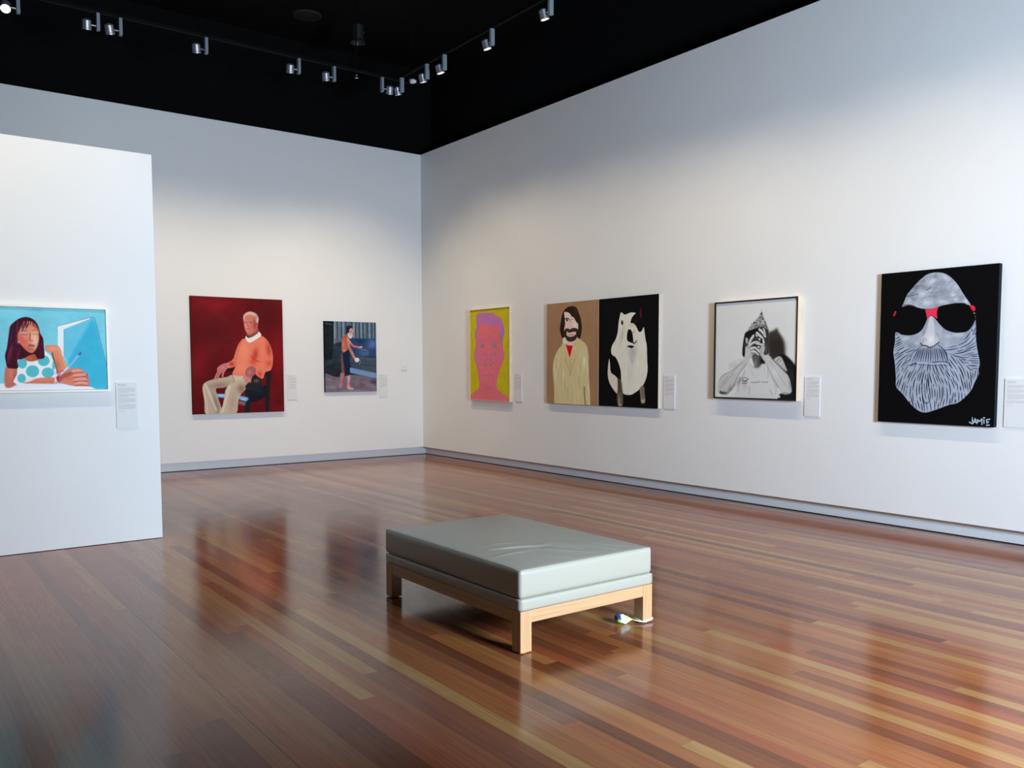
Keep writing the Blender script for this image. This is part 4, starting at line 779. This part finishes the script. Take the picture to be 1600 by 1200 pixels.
# ---------------------------------------------------------------- bench
BX0, BX1, BY0, BY1 = 2.655, 3.632, 3.467, 4.888
t = thing('upholstered_bench', ((BX0+BX1)/2, (BY0+BY1)/2, 0), 'low rectangular museum bench with grey vinyl cushion on blond wood legs', 'bench')
def cushion(x0, x1, y0, y1, z0, z1, r, n=(60, 84, 12), crown=0, bulge=0, wrk=()):
    """rounded block from a dense box surface"""
    bm = bmesh.new(); cache = {}
    c = ((x0+x1)/2, (y0+y1)/2, (z0+z1)/2); hx, hy, hz = (x1-x0)/2, (y1-y0)/2, (z1-z0)/2
    def V(i, j, k):
        key = (i, j, k)
        if key in cache: return cache[key]
        p = [(-hx+2*hx*i/n[0]), (-hy+2*hy*j/n[1]), (-hz+2*hz*k/n[2])]
        q = [max(-h+r, min(h-r, v)) for v, h in zip(p, (hx, hy, hz))]
        d = Vector([a-b for a, b in zip(p, q)])
        if d.length > 1e-9: d = d.normalized()*r
        p = Vector(q)+d
        fx, fy, fz = p.x/hx, p.y/hy, p.z/hz
        top = max(0, fz)
        p.z += crown*(1-abs(fx)**3)*(1-abs(fy)**3)*(1 if k == n[2] or fz > .8 else 0)*top
        s = bulge*(1-fz*fz)
        if abs(fx) > .97: p.x += math.copysign(s*(1-fy**6), fx)
        if abs(fy) > .97: p.y += math.copysign(s*(1-fx**6), fy)
        if fz > .6:
            for (ax, ay, bx, by, sg, hgt) in wrk:
                a = Vector((ax-c[0], ay-c[1])); b = Vector((bx-c[0], by-c[1])); P = Vector((p.x, p.y))
                tt = max(0, min(1, (P-a).dot(b-a)/(b-a).length_squared)); dd = (P-(a+(b-a)*tt)).length
                fade = math.sin(math.pi*min(1, max(0, tt*.8+.1)))
                p.z += 1.5*hgt*fade*math.exp(-(dd/sg)**2)
        v = bm.verts.new((p.x+c[0], p.y+c[1], p.z+c[2])); cache[key] = v; return v
    for k in (0, n[2]):
        for i in range(n[0]):
            for j in range(n[1]): bm.faces.new((V(i, j, k), V(i+1, j, k), V(i+1, j+1, k), V(i, j+1, k)))
    for i in (0, n[0]):
        for j in range(n[1]):
            for k in range(n[2]): bm.faces.new((V(i, j, k), V(i, j+1, k), V(i, j+1, k+1), V(i, j, k+1)))
    for j in (0, n[1]):
        for i in range(n[0]):
            for k in range(n[2]): bm.faces.new((V(i, j, k), V(i+1, j, k), V(i+1, j, k+1), V(i, j, k+1)))
    return bm
W_ = [(2.78, 3.95, 3.14, 3.83, .016, .0045), (2.80, 3.92, 3.12, 3.79, .014, -.003), (3.10, 3.90, 3.24, 3.66, .016, .004), (3.17, 3.86, 3.30, 3.62, .012, -.0035),
      (2.95, 3.86, 3.22, 3.57, .02, .0035), (2.72, 3.80, 2.95, 3.78, .018, .003), (3.30, 3.80, 3.40, 3.55, .016, .003), (2.85, 4.05, 3.05, 4.0, .018, .002),
      (3.0, 3.62, 3.08, 3.50, .014, .0025), (3.38, 3.70, 3.5, 3.52, .014, -.0025)]
gotop(obj('cushion', cushion(BX0-.006, BX1-.008, BY0-.004, BY1+.03, .292, .446, .020, n=(110, 150, 14), crown=.017, bulge=.004, wrk=W_), M_LEATHER, smooth=True))
gotop(obj('base_band', cushion(BX0-.003, BX1+.003, BY0-.003, BY1+.03, .2255, .2915, .010, n=(40, 56, 8), bulge=.003), M_LEATHER, smooth=True))
gotop(obj('underside', box(bmesh.new(), (BX0+.03, BY0+.03, .2145), (BX1-.03, BY1, .2245)), mat('underside_lining', (.008, .008, .008), .9, spec=.1)))
# stitched seams around the cushion: top edge and the four corners
bm = bmesh.new(); x0, x1, y0, y1 = BX0-.004, BX1-.010, BY0-.002, BY1+.028
zt = .4425
ring = [(x0+.008, y0+.008), (x1-.008, y0+.008), (x1-.008, y1-.008), (x0+.008, y1-.008)]; pts = []
for k in range(4):
    a, b = ring[k], ring[(k+1) % 4]
    for s in range(24): pts.append((a[0]+(b[0]-a[0])*s/24, a[1]+(b[1]-a[1])*s/24, zt+.0007*math.sin(s*1.7+k)))
tube(bm, pts, .0028, 6, True)
for a in ring: tube(bm, [(a[0]+.0*math.sin(z*9), a[1], z) for z in np.linspace(.300, .442, 8)], .0026, 6)
gotop(obj('seam', bm, M_PIPING, smooth=True))
LW = .074
for lx in (BX0, BX1-LW):
    for ly in (BY0, BY1+.027-LW):
        leg = obj('leg', box(bmesh.new(), (lx, ly, .006), (lx+LW, ly+LW, .2255), .0015), M_WOOD); gotop(leg)
        g = obj('glide', rev(bmesh.new(), [(0, 0), (.024, 0), (.026, .003), (.024, .006), (0, .006)], 16, mat=Matrix.Translation((lx+LW/2, ly+LW/2, 0))), M_WHITEP)
        g.parent = leg; g.matrix_parent_inverse = leg.matrix_parent_inverse.inverted() @ leg.matrix_parent_inverse
for n, a, b, m in (('apron', (BX0+LW, BY0+.002, .160), (BX1-LW, BY0+.026, .2255), M_WOODX), ('apron', (BX0+LW, BY1+.001, .160), (BX1-LW, BY1+.025, .2255), M_WOODX),
                   ('apron', (BX0+.002, BY0+LW, .160), (BX0+.026, BY1+.027-LW, .2255), M_WOODY), ('apron', (BX1-.026, BY0+LW, .160), (BX1-.002, BY1+.027-LW, .2255), M_WOODY)):
    gotop(obj(n, box(bmesh.new(), a, b, .001), m))
# small packet tied to the far right leg
t = thing('tagged_packet', (3.50, 3.52, 0), 'small crumpled yellow, white and blue packet tied by white cord to a bench leg', 'packet')
P0 = Vector((3.425, 3.560, .030)); ax_ = Vector((.112, -.045, -.012)); up = Vector((0, 0, 1)); side = Vector((ax_.y, -ax_.x, 0)).normalized()
bm = bmesh.new(); nu, nv = 26, 24; prof = [(.0, .016), (.05, .027), (.2, .032), (.5, .031), (.7, .023), (.86, .010), (1.0, .003)]
rings = []
for i in range(nu):
    s = i/(nu-1); R_ = np.interp(s, [p[0] for p in prof], [p[1] for p in prof]); ring_ = []
    for k in range(nv):
        a = 2*math.pi*k/nv; cr = 1+.10*math.sin(3*a+s*9)+.07*math.sin(5*a-s*14)+.05*math.sin(17*s+a)
        zz = math.sin(a)*R_*.82*cr
        ring_.append(bm.verts.new(P0+ax_*s*.9+side*math.cos(a)*R_*1.0*cr+up*max(-.0285+.010*s, zz)))
    rings.append(ring_)
for A, B in zip(rings, rings[1:]):
    for k in range(nv): bm.faces.new((A[k], A[(k+1) % nv], B[(k+1) % nv], B[k]))
bm.faces.new(rings[0]); bm.faces.new(rings[-1])
pk = obj('packet', bm, M_PRINT, smooth=True); gotop(pk)
at = pk.data.color_attributes.new('paint', 'FLOAT_COLOR', 'POINT')
for i, v in enumerate(pk.data.vertices):
    d = v.co-P0; s = d.dot(ax_)/ax_.length_squared; q = d.z+d.dot(side)*.35
    c = (232, 238, 246)
    if s < .22: c = (50, 66, 130) if q > .010 else ((165, 200, 50) if q > -.012 else (90, 100, 150))
    elif s > .72 or (s > .42 and q > .012): c = (206, 214, 58)
    elif q < -.017: c = (205, 212, 60)
    elif abs(q+.002) < .0022 and .36 < s < .6: c = (110, 120, 150)
    at.data[i].color = (*lin(c), 1)
bm = bmesh.new()   # the cord: from the packet's neck round the leg
lx, ly = BX1-LW, BY0
loop = [P0+ax_*.9, Vector((3.528, 3.512, .018)), Vector((3.545, 3.478, .012)), Vector((lx-.002, ly-.001, .014))]
loop += [Vector((lx+.02, ly-.004, .016)), Vector((lx+LW*.6, ly-.004, .019)), Vector((lx+LW+.003, ly-.002, .022)), Vector((lx+LW+.004, ly+LW*.5, .022)), Vector((lx+LW+.002, ly+LW+.003, .02)),
         Vector((lx+LW*.5, ly+LW+.004, .02)), Vector((lx-.003, ly+LW+.002, .018)), Vector((lx-.004, ly+LW*.5, .016)), Vector((lx-.003, ly-.001, .011)), Vector((lx+.02, ly-.004, .009)), Vector((lx+LW*.6, ly-.004, .012)), Vector((lx+LW+.003, ly-.003, .015))]
tube(bm, loop, .0034, 7)
gotop(obj('cord', bm, M_CORD, smooth=True))

# ---------------------------------------------------------------- track lights
ZT, YA, XB, YC = 5.40, 10.50, 5.92, 6.25
bm = box(bmesh.new(), (-6.0, YA-.017, ZT+.002), (XB+.2, YA+.017, ZT+.036)); tag(obj('lighting_track', bm, M_TRACK), 'black ceiling track running parallel to the back wall', 'lighting track')
bm = box(bmesh.new(), (XB-.017, YS+.3, ZT+.002), (XB+.017, YA-.02, ZT+.036)); tag(obj('lighting_track', bm, M_TRACK), 'black ceiling track running parallel to the right wall', 'lighting track')
bm = box(bmesh.new(), (-4.0, YC-.017, ZT+.002), (4.0, YC+.017, ZT+.036)); tag(obj('lighting_track', bm, M_TRACK), 'black ceiling track in front of the low partition', 'lighting track')
SH = {}
def base_meshes():
    r = {}
    o1 = obj('driver_box', box(bmesh.new(), (-.017, -.027, -.187), (.017, .027, 0), .002), M_LAMP); r['driver_box'] = o1.data
    bm = rev(bmesh.new(), [(0, 0), (.022, 0), (.026, -.004), (.044, -.012), (.047, -.016), (.047, -.092), (.0500, -.096), (.0500, -.112), (.045, -.112), (.043, -.100), (0, -.100)], 32)
    o2 = obj('lamp_body', bm, M_LAMPBODY, smooth=False); r['lamp_body'] = o2.data
    bm = rev(bmesh.new(), [(0, -.1015), (.030, -.1015), (.040, -.1025), (.0425, -.104)], 28); o3 = obj('lens', bm, M_LENS); r['lens'] = o3.data
    o4 = obj('knuckle', rev(bmesh.new(), [(0, -.03), (.009, -.03), (.009, .03), (0, .03)], 14), M_CHROME); r['knuckle'] = o4.data
    for o in (o1, o2, o3, o4): bpy.data.objects.remove(o)
    return r
HM = base_meshes()
LD = bpy.data.lights.new('spot', 'SPOT'); LD.energy = SPOT_W; LD.color = SPOT_COL; LD.spot_size = math.radians(90); LD.spot_blend = 1.0; LD.shadow_soft_size = .025
def head(x, y, side_, aim, label, e=None, lens=True, spot=True):
    """side_: unit vector from the box to the lamp body; aim: point the lamp looks at"""
    t = thing('track_spotlight', (x, y, ZT), label, 'spotlight', 'spotlights on the ceiling tracks')
    yaw = 0 if abs(side_[0]) > .5 else math.pi/2
    for n in ('driver_box',):
        o = link(bpy.data.objects.new(n, HM[n]), t); o.rotation_euler = (0, 0, yaw)
    c = Vector((side_[0]*.115, side_[1]*.115, -.140))
    d = (Vector(aim)-(Vector((x, y, ZT))+c)).normalized()
    q = (-d).to_track_quat('Z', 'Y')
    o = link(bpy.data.objects.new('lamp_body', HM['lamp_body']), t); o.location = c-d*.055; o.rotation_euler = q.to_euler()
    l = link(bpy.data.objects.new('lens', HM['lens']), o)
    k = link(bpy.data.objects.new('knuckle', HM['knuckle']), t); k.location = (side_[0]*.042, side_[1]*.042, -.140); k.rotation_euler = Vector(side_).to_track_quat('Z', 'Y').to_euler()
    if spot:
        ld = LD
        if e: ld = LD.copy(); ld.energy = LD.energy*e
        s = link(bpy.data.objects.new('spot', ld), t); s.location = c+d*.075; s.rotation_euler = (-d).to_track_quat('Z', 'Y').to_euler()
    return t
LX = (-1, 0, 0); RX = (1, 0, 0); PY = (0, 1, 0)
head(1.408, YA, LX, (.6, 5.5, 0), 'lit spotlight at the left picture edge with its bright lens turned to the camera', e=.1)
head(2.178, YA, LX, (2.4, YB, -.3), 'grey spotlight, left one of the two near the upper left corner')
head(2.409, YA, LX, (3.6, YB, -.3), 'grey spotlight, right one of the two near the upper left corner')
head(3.355, YA, LX, (4.3, YB, -.3), 'grey spotlight hanging alone left of centre on the back track')
head(4.513, YA, LX, (5.0, YB, -.3), 'grey spotlight above the gap between the red and the blue painting, left of two')
head(4.996, YA, LX, (6.2, YB, -.3), 'grey spotlight right of two, beside the small sprinkler')
head(5.697, YA, RX, (6.6, YB, -.3), 'left spotlight of the facing pair at the track corner')
head(XB, 10.355, PY, (XR, 11.2, -.2), 'right spotlight of the facing pair at the track corner', e=.62)
head(XB, 9.70, PY, (XR, 10.2, -.2), 'lower spotlight of the overlapping pair with a yellowish lens', e=.62)
head(XB, 9.283, PY, (XR, 9.1, -.2), 'upper spotlight of the overlapping pair on the right track', e=.62)
head(XB, 8.259, PY, (XR, 8.1, -.2), 'spotlight hanging alone in the middle of the right track', e=.62)
head(XB, 7.194, PY, (XR, 7.2, -.2), 'spotlight cut by the top edge of the picture on the right track', e=.62)
for i, y in enumerate((6.2, 5.3, 4.2, 3.2, 2.0)): head(XB, y, PY, (XR-.25, y+.1, 0), 'grey spotlight on the right track, %s above the framed drawing and the bearded face' % ('first', 'second', 'third', 'fourth', 'last')[i], e=.95)
for i, x in enumerate((-.9, .35, 1.5)): head(x, YC, LX, (x, YP, 1.3), 'grey spotlight on the partition track, %s from the left' % ('first', 'second', 'third')[i], e=1.15)
# ceiling odds and ends
t = thing('sprinkler', (5.35, YA, 6.6), 'tiny chrome sprinkler on a thin black drop pipe above the back track', 'sprinkler')
gotop(obj('drop_pipe', tube(bmesh.new(), [(5.35, YA+.06, 6.6), (5.35, YA+.06, 5.40)], .009, 8), M_TRACK))
gotop(obj('sprinkler_head', rev(bmesh.new(), [(0, 0), (.010, 0), (.012, -.02), (.007, -.03), (.005, -.05), (.022, -.055), (.022, -.058), (0, -.058)], 14, mat=Matrix.Translation((5.35, YA+.06, 5.40))), M_CHROME))
t = thing('smoke_detector', (6.17, YA, 6.6), 'small round white detector on a black rod right of the track corner', 'detector')
gotop(obj('rod', tube(bmesh.new(), [(6.17, YA, 6.6), (6.17, YA, 5.47)], .006, 8), M_TRACK))
gotop(obj('detector_body', rev(bmesh.new(), [(0, .03), (.03, .03), (.055, .012), (.058, 0), (.055, -.010), (.03, -.022), (0, -.024)], 24, mat=Matrix.Translation((6.17, YA, 5.44))), M_WHITEP, smooth=True))
t = thing('ceiling_speaker', (5.43, YA+.3, 6.6), 'dark can-shaped housing hanging in the black ceiling space', 'housing')
gotop(obj('housing', rev(bmesh.new(), [(0, .12), (.07, .12), (.08, .1), (.08, -.08), (.10, -.12), (.095, -.12), (.075, -.08), (0, -.07)], 24, mat=Matrix.Translation((5.50, YA+.3, 6.02))), M_DARKGREEN))
gotop(obj('bracket', tube(bmesh.new(), [(5.50, YA+.3, 6.6), (5.50, YA+.3, 6.13)], .012, 8), M_TRACK))
gotop(obj('screw', rev(bmesh.new(), [(0, 0), (.008, 0), (.008, .004), (0, .006)], 10, mat=Matrix.Translation((5.565, YA+.245, 6.04))@Matrix.Rotation(1.2, 4, 'X')), M_CHROME))
o = obj('ceiling_diffuser', rev(bmesh.new(), [(0, -.03), (.02, -.03), (.02, -.02), (.19, -.015), (.21, 0), (0, 0)], 28, mat=Matrix.Translation((5.30, 12.0, 6.6))), M_DARKGREEN)
tag(o, 'faint dark round diffuser on the black ceiling above the back track', 'air diffuser')
